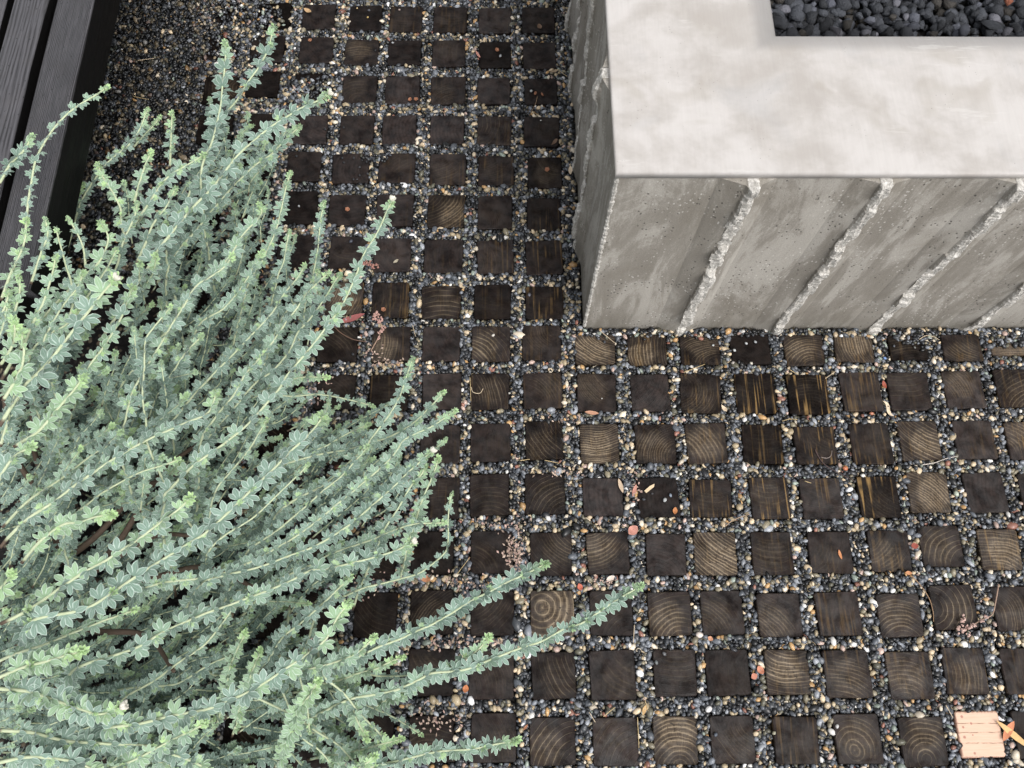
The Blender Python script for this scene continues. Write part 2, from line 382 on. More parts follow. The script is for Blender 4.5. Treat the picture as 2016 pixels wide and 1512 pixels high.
M_END, M_PALE = mat_wood_end(), mat_wood_pale()
M_PEB = mat_tone('river_pebble', 0.32, 0.5, 0.10)
M_LAVA = mat_tone('lava_rock', 0.75, 0.35, 0.9, 260.0, 0.004)
M_FLAKE = mat_tone('dry_petal', 0.7, 0.3)
M_SOIL = mat_soil()
M_WALL = mat_concrete('board_cast_concrete', (0.240, 0.220, 0.190), (0.45, 0.425, 0.385))
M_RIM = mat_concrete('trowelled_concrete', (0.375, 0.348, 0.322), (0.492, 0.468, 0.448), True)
M_BEAM, M_BEAM2 = mat_charred('ridged_black_timber', True), mat_charred('smooth_black_timber', False)
M_LEAF, M_STEM = mat_leaf(), mat_stem()
# ------------------------------------------------------------------ ground and path bed
def sheet(name, x0, x1, y0, y1, z, mat, nx=1, ny=1):
    V = [(x0+(x1-x0)*i/nx, y0+(y1-y0)*j/ny, z) for j in range(ny+1) for i in range(nx+1)]
    Fc = [(j*(nx+1)+i, j*(nx+1)+i+1, (j+1)*(nx+1)+i+1, (j+1)*(nx+1)+i) for j in range(ny) for i in range(nx)]
    return mesh(name, V, Fc, mat, False)
tag(link('ground', sheet('ground', -40, 40, -40, 40, -0.034, M_SOIL)), 'dark gravelly ground running on beyond the paved path', 'ground', kind='structure')
path = tag(link('path', sheet('path', -1.9, 2.2, -2.3, 1.0, -0.013, M_SOIL)), 'dark soil bed of the path set with wooden blocks', 'path', kind='structure')

# ------------------------------------------------------------------ wooden paving blocks (photo pixels: column, left, right, top, bottom)
ROWS = {0:[(-6,428,488,2,46),(-5,507,572,6,56),(-4,595,660,8,56),(-3,688.5,751,10,59),(-2,767.5,832,12.5,62),(-1,854,919.5,13,63),(0,942,1006,14,64),(1,1027,1092,14,64)],
1:[(-6,404,470,71,118),(-5,493,559,70,121),(-4,589.5,655.5,72,122.5),(-3,679,745,77,127),(-2,764,829,79,127),(-1,851.5,916.5,79,130),(0,943,1006,81,132),(1,1029,1094,83,135)],
2:[(-5,485,550,139,190),(-4,580,648,145,197),(-3,674,741,148,202),(-2,759,826,149,203),(-1,849,916.5,151,204),(0,940,1005,153,204),(1,1032,1097,153,204)],
3:[(-4,577,644,227,283),(-3,669,736,227,283),(-2,753,820,227,283),(-1,846.5,913,227,283),(0,940,1007,228,284),(1,1032,1101,230,287)],
4:[(-5,472,539.5,297,352),(-4,564,631,297,355),(-3,654,726,302,360),(-2,745,817.5,301,359),(-1,846,918,303,363),(0,941.5,1011.5,306,364),(1,1040,1105.5,309,369)],
5:[(-5,460,530,375,437),(-4,555,625,376,440),(-3,646,719,382,443),(-2,741,813.5,382,444),(-1,841.5,915,383.5,447),(0,941,1009,386,450),(1,1037.5,1104,389,453)],
6:[(-4,546,616,462,528),(-3,649,720,465.5,529),(-2,736,809,468.5,534),(-1,834,911,470,536),(0,939,1011,472,538),(1,1035,1108,473,540)],
7:[(-5,440,511,548,602),(-3,641,714,554,619),(-2,733,804,555,624),(-1,830,906.5,562.5,627),(0,934,1006,560,627.5),(1,1034,1109,562.5,627)],
8:[(-3,624,703,644,712),(-2,731.5,808,643,711),(-1,831.5,906.5,643,710.5),(0,928.5,1004,641,710.5),(1,1029,1104,640,708),(2,1133,1211,660,717),(3,1236,1312.5,659,719),(4,1338.5,1417,661,717.5),(5,1438,1516,659,717),(6,1544,1623,659,719.5),(7,1644,1720,659,713),(8,1751,1825,660,708),(9,1856.5,1932,658,710),(10,1951,2028,671,701)],
9:[(-3,622,699,737,806),(-2,726,803,737,808),(-1,831,908,735,806),(0,926,1003.5,735,806),(1,1030,1107.5,734,804),(2,1136,1212.5,735,809.5),(3,1242.5,1317.5,736,809),(4,1340,1419,736,812.5),(5,1448,1527,735,814),(6,1550,1631.5,736,815),(7,1656,1734.5,732.5,809.5),(8,1749.5,1831,732.5,807.5),(9,1859.5,1937,730,804),(10,1961,2040,726,800)],
10:[(-1,828,905,836,910.5),(0,927,1005,833.5,908),(1,1035,1109,829,904),(2,1141,1218,833,911.5),(3,1250,1330,835,912.5),(4,1351,1431,832.5,912),(5,1462,1542,836,913),(6,1564.5,1646,839,912.5),(7,1676,1754,832.5,912.5),(8,1772,1849.5,829,905.5),(9,1880,1959.5,827.5,904),(10,1982,2062,829,904)],
11:[(-1,824,904,940,1021.5),(0,924.5,1003,933,1015),(1,1033.5,1113,932,1012),(2,1147,1226,940,1015.5),(3,1256,1336,939,1017.5),(4,1358,1441,944,1018),(5,1478,1555,940,1021),(6,1576,1657,939.5,1021),(7,1690,1769.5,937.5,1019.5),(8,1788,1869,929,1009),(9,1901,1981,930,1010),(10,2009,2090,931,1010)],
12:[(-2,697,778,1055,1139),(-1,811,893,1046,1131),(0,927,1010,1045.5,1128.5),(1,1042.5,1125.5,1047,1132.5),(2,1155,1238,1047.5,1131),(3,1272,1351,1050.5,1132.5),(4,1367,1450.5,1048,1132.5),(5,1480,1560,1046,1131),(6,1593.5,1676,1045.5,1127.5),(7,1712,1792,1044,1125),(8,1812,1894.5,1035,1116),(9,1927.5,2008,1040,1121)],
13:[(-2,696,781,1166,1256),(-1,807,893,1161.5,1250),(0,927,1012.5,1164,1251.5),(1,1044,1130,1161.5,1251.5),(2,1162,1245,1161.5,1250),(3,1277,1361,1165,1251),(4,1381,1464,1163,1250),(5,1491,1577,1166,1253),(6,1607.5,1694,1165,1252),(7,1728.5,1815,1168,1254),(8,1835,1922,1152,1239),(9,1956,2041,1153.5,1241)],
14:[(-2,688,774,1279,1370),(-1,804,894,1277,1370),(0,923,1012,1281,1376.5),(1,1045.5,1133,1282,1376),(2,1160.5,1250.5,1279.5,1378.5),(3,1286.5,1371.5,1278,1371),(4,1390,1476.5,1279,1370),(5,1507,1593,1278,1367),(6,1624,1713,1278.5,1373),(7,1748.5,1836,1283,1376.5),(8,1859,1942.5,1275,1367),(9,1973,2062,1274,1366.5)],
15:[(-2,685,773,1405,1500),(-1,805,894,1408,1503),(0,927,1017,1404,1501.5),(1,1042.5,1132.5,1411,1506.5),(2,1168,1256,1411.5,1508),(3,1287,1374,1410,1505),(4,1400,1486.5,1409,1504),(5,1523,1611,1408.5,1504),(6,1644,1734.5,1405,1505),(7,1773,1863,1411,1509),(8,1886,1974,1400,1492),(9,1997.5,2087,1398,1494)]}
# wear, ring, streak, tone, ring centre x/y (mm), ring spacing (mm)
STYLE = {
(0,-5):(0,0,0,0,0,90,8),(0,-4):(0,.1,0,.45,80,0,9),(0,-3):(0,0,0,.2,0,80,9),(0,-2):(.1,.1,.15,.35,0,200,9),(0,-1):(.1,.1,.1,.35,0,200,9),(0,0):(.05,.25,.1,.75,0,-90,8),(0,1):(.05,.25,0,.45,70,40,6),
(1,-4):(0,.1,0,.45,90,60,8),(1,-3):(.35,.3,0,.4,0,-80,6),(1,-2):(0,.05,0,.25,0,90,9),(1,-1):(.15,.1,0,.55,90,0,9),(1,0):(0,.05,0,.15,0,90,9),(1,1):(0,.3,0,.55,-10,-60,6),
(2,-5):(0,0,0,.1,0,90,9),(2,-4):(0,0,0,.15,0,90,9),(2,-3):(.15,.2,0,.4,0,-40,9),(2,-2):(0,.1,0,.75,80,0,9),(2,-1):(.15,.3,.05,.5,20,-60,6),(2,0):(0,.1,0,.8,-60,-60,7),(2,1):(0,.1,0,.45,80,80,9),
(3,-4):(0,.1,0,.8,60,60,9),(3,-3):(0,.2,0,.5,-50,-40,10),(3,-2):(0,.05,0,.75,80,0,9),(3,-1):(0,.05,0,.85,80,0,9),(3,0):(.05,.6,.1,.6,-75,20,11),(3,1):(.1,.05,0,.5,80,0,9),
(4,-4):(0,.2,0,.4,50,-50,9),(4,-3):(0,.05,0,.6,80,0,9),(4,-2):(.1,.2,.1,.5,60,-60,8),(4,-1):(.15,.3,.1,.65,-40,60,6),(4,0):(.15,.2,.2,.55,-40,70,7),(4,1):(.3,.55,0,.45,40,50,4),
(5,-4):(0,0,0,.2,0,80,9),(5,-3):(0,.05,0,.5,0,80,9),(5,-2):(0,.05,.05,.65,0,80,9),(5,-1):(.75,.35,.2,.2,-60,60,8),(5,0):(.05,.5,0,.55,-60,-40,4),(5,1):(.05,.1,.45,.4,-40,-60,6),
(6,-4):(0,.1,0,.45,0,90,9),(6,-3):(.05,.25,0,.5,0,60,7),(6,-2):(.05,.2,0,.85,60,40,6),(6,-1):(0,.1,.05,.55,80,0,7),(6,0):(.1,.45,.2,.75,-70,-20,5),(6,1):(.05,.2,.4,.55,60,40,5),
(7,-3):(.8,.4,.4,.6,-90,30,6),(7,-2):(.1,.25,.3,.3,-80,10,16),(7,-1):(.25,.75,.1,.4,0,-140,13),(7,0):(.05,.1,.05,.2,0,80,9),(7,1):(.05,.05,.45,.3,0,90,9),
(8,-3):(.15,.4,0,.3,-80,-70,8),(8,-2):(.65,.35,.15,.5,-120,0,7),(8,-1):(0,.25,0,.7,60,40,9),(8,0):(.5,.85,.1,.5,-60,-70,9),(8,1):(.15,.35,.1,.5,60,60,6),(8,2):(1.0,.7,.1,.4,60,80,6.5),(8,3):(.75,.75,.3,.3,190,0,7),(8,4):(.4,.55,.2,.25,40,-60,6),(8,5):(0,.1,0,.2,-40,-60,8),(8,6):(.75,.75,.1,.4,15,-55,7),(8,7):(1.0,.45,.3,.5,200,40,6),(8,8):(.1,.35,.1,.15,0,-90,8),(8,9):(.35,.5,.2,.5,60,50,7),(8,10):(1.5,.1,.2,.8,0,90,9),
(9,-3):(.1,.2,0,.4,-60,-60,8),(9,-2):(.1,.1,.2,.2,0,90,9),(9,-1):(.05,.3,0,.8,-30,-70,7),(9,0):(.25,.65,.2,.35,-170,-50,6.5),(9,1):(.2,.35,.1,.5,-60,-50,7),(9,2):(.3,.3,0,.45,60,70,4),(9,3):(0,.1,0,.75,-70,60,8),(9,4):(.2,.3,.45,.3,-50,10,7),(9,5):(.05,.1,1.0,.15,0,90,9),(9,6):(.05,.3,1.0,.1,0,-70,7),(9,7):(.1,.15,.35,.65,90,0,9),(9,8):(.1,.3,.05,.5,-20,120,11),(9,9):(.45,.25,.1,.85,-80,-30,6),(9,10):(.3,.5,.2,.3,40,-70,9),
(10,-1):(.05,.25,.05,.65,60,60,8),(10,0):(.05,.15,0,.5,90,0,10),(10,1):(.2,.65,.1,.2,110,80,8),(10,2):(.95,.8,.1,.4,-10,160,5),(10,3):(.45,.45,.05,.35,50,-30,6),(10,4):(.7,.35,.3,.55,-70,-40,9),(10,5):(.05,.1,.35,.1,0,90,9),(10,6):(.1,.2,.7,.35,60,60,8),(10,7):(.1,.1,.35,.4,90,0,9),(10,8):(.85,.85,.2,.5,110,150,8),(10,9):(.05,.1,.1,.7,90,0,9),(10,10):(.6,.4,.5,.7,-60,-30,8),
(11,-1):(.05,.3,.1,.45,0,-80,7),(11,0):(.1,.35,0,.35,0,-75,9),(11,1):(.15,.55,0,.3,50,-60,9),(11,2):(0,.05,0,.8,90,0,9),(11,3):(0,.05,0,.3,90,0,9),(11,4):(.15,.1,.55,.35,0,90,9),(11,5):(.2,.1,.95,.5,0,90,9),(11,6):(.05,.25,.35,.7,10,90,8),(11,7):(.1,.2,1.0,.15,80,80,7),(11,8):(1.1,.45,.1,.5,-70,-80,6),(11,9):(0,.1,0,.6,90,0,9),(11,10):(.4,.3,.3,.5,80,40,8),
(12,-2):(.1,.2,0,.2,60,60,8),(12,-1):(.05,.1,0,.2,60,60,8),(12,0):(.1,.35,0,.4,-50,-50,7),(12,1):(.25,.55,0,.4,70,70,6),(12,2):(.6,.5,0,.5,-40,80,7),(12,3):(0,.1,0,.65,-20,-60,8),(12,4):(1.3,.8,.1,.4,80,110,7),(12,5):(.2,.25,.1,.4,0,90,9),(12,6):(.1,.2,.1,.5,-90,40,7),(12,7):(.4,.2,.3,.5,-60,60,8),(12,8):(.4,.65,.1,.5,45,-40,11),(12,9):(1.1,.4,.5,.5,-20,-120,7),
(13,-2):(.1,.25,0,.2,50,70,8),(13,-1):(.2,.6,0,.2,70,-60,6),(13,0):(.1,.4,0,.4,-60,60,7),(13,1):(1.2,.6,0,.6,-20,10,13),(13,2):(.1,.25,0,.4,40,-60,9),(13,3):(.65,.55,.1,.5,20,-60,9),(13,4):(.25,.3,0,.5,-60,-60,7),(13,5):(.4,.45,0,.6,-70,-70,7),(13,6):(.05,.1,.2,.6,90,0,9),(13,7):(.5,.55,0,.55,0,-65,8),(13,8):(.35,.85,0,.4,-45,0,11),(13,9):(.3,.5,0,.5,-70,-20,7),
(14,-2):(.1,.2,0,.2,50,70,8),(14,-1):(.2,.2,0,.3,50,70,8),(14,0):(.1,.35,0,.55,-90,-30,7),(14,1):(.15,.6,0,.35,100,40,9),(14,2):(.15,.2,0,.5,60,60,9),(14,3):(.1,.25,0,.5,0,130,9),(14,4):(.05,.1,0,.35,90,0,9),(14,5):(.85,.65,.1,.5,10,100,7),(14,6):(.4,.5,.2,.5,-40,-130,7),(14,7):(.55,.4,.2,.65,-20,-60,8),(14,8):(.45,.45,.2,.6,-100,0,9),(14,9):(.1,.2,.1,.5,90,0,9),
(15,-2):(.1,.2,0,.2,50,70,8),(15,-1):(.2,.3,0,.2,0,-90,9),(15,0):(.15,.35,0,.5,-90,-40,8),(15,1):(.4,.8,0,.5,60,-60,11),(15,2):(.15,.3,0,.7,60,-60,11),(15,3):(1.0,.55,0,.5,5,-50,8),(15,4):(.15,.4,0,.55,80,60,6),(15,5):(.1,.15,.2,.45,90,0,9),(15,6):(.5,.45,0,.5,-10,-20,10),(15,7):(.5,.6,0,.4,0,-30,9),(15,9):(.05,.1,.1,.3,90,0,9)}
def block_mesh(k):
    r = random.Random(k); hw = 0.044; V = []; Fc = []
    cor = []
    for sx, sy in ((1, 1), (-1, 1), (-1, -1), (1, -1)):
        c = 0.0022+r.random()*0.003; jx, jy = (r.random()-.5)*0.0028, (r.random()-.5)*0.0028
        a, b_ = (sx*hw+jx, sy*(hw-c)+jy), (sx*(hw-c)+jx, sy*hw+jy)
        cor += [a, b_] if sx*sy > 0 else [b_, a]
    for z, ins in ((-0.05, 1.0), (-0.0016, 1.0), (0.0, 0.965)):
        V += [(x*ins, y*ins, z+(r.random()-.5)*0.0006) for x, y in cor]
    for l in (0, 8):
        for i in range(8):
            j = (i+1) % 8; Fc.append((l+i, l+j, l+8+j, l+8+i))
    Fc.append(tuple(range(16, 24)))
    return mesh('wood_block', V, Fc, M_END, False)
BLK = [block_mesh(100+i) for i in range(8)]
BLOCKS = []                                  # centre x, y, half width, half depth, angle, z
def add_block(x, y, w, d, style, z, ang, mat=None):
    o = link('wood_block', BLK[len(BLOCKS) % 8], path, (x, y, z+0.013-0.013))
    o.rotation_euler = ((random.random()-.5)*0.02, (random.random()-.5)*0.02, ang)
    o.scale = (w/0.088, d/0.088, 1)
    wear, ring, streak, tone, cx, cy, sp = style
    o['wear'] = float(wear); o['ring'] = float(ring); o['streak'] = float(streak); o['tone'] = float(tone)
    o['ring_x'] = cx*0.001; o['ring_y'] = cy*0.001; o['space'] = sp*0.001; o['seed'] = random.random()*9
    o['wear_x'] = (random.random()-.5)*0.03; o['wear_y'] = (random.random()-.5)*0.03
    BLOCKS.append((x, y, w/2, d/2, ang, z))
    return o
SUNK = {(0,-6): -.010, (0,-5): -.003, (1,-6): -.010, (2,-4): -.008, (8,10): -.003}
for r_, lst in ROWS.items():
    for c_, L, R, T, B in lst:
        z = SUNK.get((r_, c_), (random.random()-.5)*0.004)
        cx_, cy_ = (L+R)/2, (T+B)/2
        p = U(cx_, cy_, z); w = U(R, cy_, z)[0]-U(L, cy_, z)[0]; d = U(cx_, T, z)[1]-U(cx_, B, z)[1]
        st = STYLE.get((r_, c_)) or (0.05, 0.1, 0.0, 0.25, 50, 70, 8)
        o = add_block(p[0], p[1], w, d, st, z, math.radians(random.gauss(0, 0.9)))
        if (r_, c_) == (15, 8):
            o.data = o.data.copy(); o.data.materials[0] = M_PALE; o['label'] = 'pale unstained block with knots and cracks'
have = {(r_, c_) for r_, l in ROWS.items() for (c_, *_q) in l}
PITCH = 0.118
for r_ in range(-1, 17):                     # the same grid goes on under the shrub and just past the picture
    for c_ in range(-8, 12):
        if (r_, c_) in have: continue
        x, y = c_*PITCH+0.0*r_, -r_*0.119
        if x > 0.14 and y > -1.0: continue
        if x < -0.76 or (x < -0.5 and -1.75 < y < -0.85): continue
        if r_ == -1 and x < -0.3 and x > -0.9: pass
        add_block(x+random.gauss(0, .002), y+random.gauss(0, .002), .088, .088, (random.random()*.3, random.random()*.4, 0, random.random()*.6, random.gauss(0, 60), random.gauss(0, 60), 8), (random.random()-.5)*.004, math.radians(random.gauss(0, 1)))

# ------------------------------------------------------------------ concrete planter
PX, PY, PZ, X1, Y1 = 0.2066, -0.9115, 0.600, 1.78, 0.62
planter = tag(link('concrete_planter', None, None, (PX, PY, 0)), 'large grey concrete planter with broken vertical ribs and a smooth wide rim', 'planter')
def ring_sweep(profile, x1, y1):
    V = []; Fc = []
    for d, z in profile: V += [(d, d, z), (x1-d, d, z), (x1-d, y1-d, z), (d, y1-d, z)]
    for i in range(len(profile)-1):
        for k in range(4):
            k2 = (k+1) % 4; Fc.append((i*4+k, i*4+k2, i*4+4+k2, i*4+4+k))
    return V, Fc
wx, wy = X1-PX, Y1-PY
V, Fc = ring_sweep([(0.0012, 0.586), (0.0, 0.588), (0.0, 0.5955), (0.0012, 0.5988), (0.004, 0.600), (0.007, 0.6003), (0.06, 0.6008), (0.20, 0.6006), (0.248, 0.5995), (0.268, 0.5965), (0.284, 0.5915), (0.296, 0.5850), (0.300, 0.580), (0.301, 0.45)], wx, wy)
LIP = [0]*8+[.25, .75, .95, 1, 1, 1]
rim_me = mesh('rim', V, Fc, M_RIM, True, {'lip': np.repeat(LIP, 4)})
link('rim', rim_me, planter)
V, Fc = ring_sweep([(0.0025, -0.06), (0.0025, 0.5868)], wx, wy)
link('wall', mesh('wall', V, Fc, M_WALL, False, {'broken': [0]*len(V)}), planter)

def vnoise(n, cell, r, amp=1.0):
    k = int(n/cell)+3; a = np.array([r.random() for _ in range(k)]); t = np.arange(n)/cell; i = t.astype(int); f = t-i; f = f*f*(3-2*f)
    return amp*(a[i]*(1-f)+a[i+1]*f)
def steps(n, lo, hi, r, l0=5, l1=16):
    """broken-off lengths: constant for a stretch, then a jump"""
    out = []
    while len(out) < n: out += [r.uniform(lo, hi)]*r.randint(l0, l1)
    return np.array(out[:n])
def rib(face, pos, seed, bold=1.0):
    """one moulded upright fin whose outer edge has been hammered off in chunks"""
    r = random.Random(seed); nv, z0, z1 = 160, -0.03, 0.5862
    us = [-.062, -.048, -.033, -.020, -.0125, -.0110, -.006, 0.0, .006, .0110, .0125, .017, .026, .037, .049]; n = len(us)
    h0 = 0.0135*bold
    chunk = steps(nv, .0, 1.5, r)*0.0095*bold + steps(nv, -.0012, .0012, r, 3, 6)
    cen = steps(nv, -.0035, .0035, r)+vnoise(nv, 20, r, .004)-.002; wid = steps(nv, .50, 1.20, r, 3, 12)
    if face == 'side' and bold > 1: chunk = chunk+.014*np.exp(-((np.linspace(0, 1, nv)-.93)/.04)**2)+.008*np.exp(-((np.linspace(0, 1, nv)-.70)/.03)**2)
    V = []; br = []
    for j in range(nv):
        z = z0+(z1-z0)*j/(nv-1)
        for i, u in enumerate(us):
            if 4 < i < 10:
                D = h0*.80+chunk[j]*(1 if 5 < i < 9 else .93)+(r.random()-.5)*.0014+.0012*math.sin(i*2.1+seed+int(j/6)*1.7); uu = u*wid[j]+cen[j]; b_ = 1.0
            else:
                q = 1-(abs(u)-.0125)/(.0495 if u < 0 else .0365); D = h0*.95*max(0, q)**1.15-(0.0035 if q <= 0.001 else 0.001); b_ = 0.0
                uu = u+(cen[j]*.5 if i in (4, 10) else 0)
            if face == 'front': V.append((pos+uu, -D+0.0025, z))
            else: V.append((-D+0.0025, pos-uu, z))
            br.append(b_)
    Fc = [(j*n+i, j*n+i+1, (j+1)*n+i+1, (j+1)*n+i) for j in range(nv-1) for i in range(n-1)]
    for i in range(n):
        V.append((V[(nv-1)*n+i][0], 0.006, z1) if face == 'front' else (0.006, V[(nv-1)*n+i][1], z1)); br.append(br[i])
    Fc += [((nv-1)*n+i, (nv-1)*n+i+1, nv*n+i+1, nv*n+i) for i in range(n-1)]
    return link('rib', mesh('rib', V, Fc, M_WALL, False, {'broken': br}), planter)
for k, x in enumerate((0.224, 0.446, 0.668, 0.893, 1.115, 1.338)): rib('front', x, 40+k, 1.25 if k == 0 else .95)
for k, y in enumerate((0.212, 0.435, 0.657, 0.88, 1.10, 1.32)): rib('side', y, 60+k, 1.1 if k == 0 else 0.8)
r = random.Random(5); zs = np.linspace(0.0, 0.583, 130)                # chipped pale corner
V, Fc = tube([(0.0035+r.random()*.001, 0.0035+r.random()*.001, z) for z in zs], [0.0022+r.random()*0.0034 for _ in zs], 6)
link('corner_edge', mesh('corner_edge', V, Fc, M_WALL, False, {'broken': [1.0]*len(V)}), planter)

# ------------------------------------------------------------------ lava rock filling the planter
bed = tag(link('lava_rock_bed', sheet('lava_rock_bed', PX+.3, X1-.3, PY+.3, Y1-.3, 0.535, M_SOIL)), 'bed of black lava rock filling the concrete planter', 'lava rock', kind='structure')
def octa():
    """unit sphere from a once-subdivided octahedron: 18 verts, 32 tris"""
    v = [(1,0,0),(-1,0,0),(0,1,0),(0,-1,0),(0,0,1),(0,0,-1)]
    f = [(0,2,4),(2,1,4),(1,3,4),(3,0,4),(2,0,5),(1,2,5),(3,1,5),(0,3,5)]
    V = [np.array(p, float) for p in v]; mid = {}; T = []
    def mp(a, b_):
        k = (min(a, b_), max(a, b_))
        if k not in mid: p = V[a]+V[b_]; V.append(p/np.linalg.norm(p)); mid[k] = len(V)-1
        return mid[k]
    for a, b_, c in f:
        x, y, z = mp(a, b_), mp(b_, c), mp(c, a); T += [(a,x,z),(x,b_,y),(z,y,c),(x,y,z)]
    return np.array(V), np.array(T)
OV, OT = octa()
def rocks_meshes():
    res = []
    for k in range(14):
        q = np.random.default_rng(300+k); V = OV*(1+q.normal(0, .27, (len(OV), 1)))*np.array([1, .78+.2*q.random(), .62+.2*q.random()])
        g = q.random()
        c = np.array([0.026, 0.028, 0.033])*(0.6+1.5*g)
        if k == 3: c = np.array([.13, .13, .15])
        if k == 8: c = np.array([.085, .09, .11])
        if k == 12: c = np.array([.04, .036, .032])
        res.append((V, tri_mesh('lava_rock', V*0.5, OT, M_LAVA, False, color=np.tile(c, (len(V), 1))), c))
    V = OV*(1+np.random.default_rng(9).normal(0, .15, (len(OV), 1)))*np.array([1, .7, .5])
    res.append((V, tri_mesh('lava_rock', V*0.5, OT, M_LAVA, False, color=np.tile([.42, .34, .27], (len(V), 1))), None))
    res.append((V, tri_mesh('lava_rock', V*0.5, OT, M_LAVA, False, color=np.tile([.40, .14, .08], (len(V), 1))), None))
    return res
RK = rocks_meshes()
def put_rock(x, y, z, s, k):
    o = link('lava_rock', RK[k][1], bed, (x, y, z)); o.scale = (s, s, s)
    o.rotation_euler = (random.gauss(0, .5), random.gauss(0, .5), random.random()*6.28)
    return o
bulkV, bulkT, bulkC = [], [], []
gx = np.arange(PX+.305, X1-.3, .0165); gy = np.arange(PY+.306, Y1-.3, .0165)
for layer, zz in ((0, .545), (1, .556)):
    for iy, y in enumerate(gy):
        for x in gx:
            if layer == 1 and random.random() < .35: continue
            x_, y_ = x+random.gauss(0, .004), y+random.gauss(0, .004)+layer*.008
            if x_ < PX+.308 or y_ < PY+.309: continue
            s = min(.034, max(.012, random.lognormvariate(math.log(.0205), .28)))
            if layer == 1 and y_ < PY+.36 and x_ < .99:
                k = random.randrange(14)
                if random.random() < .014: k = 14
                put_rock(x_, y_, zz+random.gauss(0, .003), s, k)
            elif y_ < PY+.62:
                k = random.randrange(14); V = RK[k][0]*0.5*s; a = random.random()*6.28
                R = np.array([[math.cos(a), -math.sin(a), 0], [math.sin(a), math.cos(a), 0], [0, 0, 1]])
                bulkV.append(V@R.T+[x_, y_, zz]); bulkT.append(OT+len(OV)*len(bulkT)); bulkC.append(np.tile(RK[k][2], (len(V), 1)))
put_rock(U(1983, 3, .56)[0], U(1983, 3, .56)[1], .564, .020, 15)
tag(link('lava_rock_fill', tri_mesh('lava_rock_fill', np.concatenate(bulkV), np.concatenate(bulkT), M_LAVA, False, color=np.concatenate(bulkC)), bed), kind='stuff')

# ------------------------------------------------------------------ black timber bench
BX, BY0, BY1, BZ = -0.790, -1.04, 0.95, 0.450
bench = tag(link('timber_bench', None, None, (BX, BY0, 0)), 'low bench of blackened square timbers behind the silvery shrub', 'bench')
def beam(k, mat, wob):
    n = 90; hw, hh, rd = 0.0388, 0.0445, 0.0065; r = random.Random(80+k); V = []; Fc = []; ON_TOP = []
    sec = []
    for sx, sz in ((1, 1), (-1, 1), (-1, -1), (1, -1)):
        arc = [math.radians(a) for a in ((0, 30, 60, 90) if sx*sz > 0 else (90, 60, 30, 0))]
        for a in arc: sec.append((sx*(hw-rd+rd*math.cos(a)), sz*(hh-rd+rd*math.sin(a)), sx, sz))
    wr, wl = vnoise(n, 11, r, wob*2)+vnoise(n, 3, r, wob*.5), vnoise(n, 11, r, wob)
    L = BY1-BY0
    for j in range(n):
        for x, z, sx, sz in sec: ON_TOP.append(1.0 if z > hh-rd*.75 else 0.0); V.append((x-hw-k*0.0868+(-wr[j] if sx > 0 else wl[j])*(1 if sz > 0 else .4), L*j/(n-1), BZ-hh+z))
    m_ = len(sec)
    for j in range(n-1):
        for i in range(m_):
            i2 = (i+1) % m_; Fc.append((j*m_+i, (j+1)*m_+i, (j+1)*m_+i2, j*m_+i2))
    Fc.append(tuple(range(m_))); Fc.append(tuple(range(n*m_-1, (n-1)*m_-1, -1)))
    return link('beam', mesh('beam', V, Fc, mat, True, {'worn': ON_TOP}), bench)  # worn: grey on the tops, zero blackens the sides as painted shade
beam(0, M_BEAM, 0.0015); beam(1, M_BEAM2, 0.006); beam(2, M_BEAM2, 0.002); beam(3, M_BEAM, 0.002)
def box(name, x0, x1, y0, y1, z0, z1, mat, parent):
    V = [(x, y, z) for z in (z0, z1) for x, y in ((x0, y0), (x1, y0), (x1, y1), (x0, y1))]
    return link(name, mesh(name, V, [(3,2,1,0),(4,5,6,7),(0,1,5,4),(1,2,6,5),(2,3,7,6),(3,0,4,7)], mat, False), parent)
M_DARK = mat_plain('added_dark_backing_black', (0.006, 0.006, 0.0065), 0.7)
box('added_dark_backing', -0.34, -0.245, 0.04, BY1-BY0-.04, -0.05, BZ-0.0905, M_DARK, bench)  # unseen black box added to keep the space under the bench dark

# ------------------------------------------------------------------ river pebbles between the blocks
PALETTE = [((.008,.0085,.009), 20), ((.020,.021,.024), 17), ((.045,.049,.055), 15), ((.085,.094,.108), 13), ((.155,.168,.19), 9.5), ((.27,.285,.31), 3.5), ((.10,.095,.068), 6),
           ((.20,.175,.12), 6), ((.36,.29,.185), 5), ((.54,.43,.29), 3.8), ((.64,.56,.44), 3.0), ((.44,.27,.12), 1.5), ((.24,.11,.08), 1.0), ((.45,.33,.28), 1.2), ((.24,.28,.24), 2.0), ((.74,.72,.68), 1.2)]
PCOL = np.array([p[0] for p in PALETTE]); PW = np.array([p[1] for p in PALETTE]); PW = PW/PW.sum()
BL = np.array(BLOCKS)
def inside_block(x, y, grow):
    res = np.zeros(len(x), bool)
    for bx_, by_, hw, hd, an, z in BLOCKS:
        sel = np.where((abs(x-bx_) < .07) & (abs(y-by_) < .07))[0]
        if len(sel) == 0: continue
        dx, dy = x[sel]-bx_, y[sel]-by_; c, s = math.cos(an), math.sin(an)
        res[sel] |= (abs(dx*c+dy*s) < hw+grow) & (abs(-dx*s+dy*c) < hd+grow)
    return res
def hexgrid(x0, x1, y0, y1, d, jit):
    ys = np.arange(y0, y1, d*.866); P = []
    for i, y in enumerate(ys):
        xs = np.arange(x0+(i % 2)*d/2, x1, d); P.append(np.stack([xs, np.full(len(xs), y)], 1))
    P = np.concatenate(P); return P+rng.normal(0, jit, P.shape)
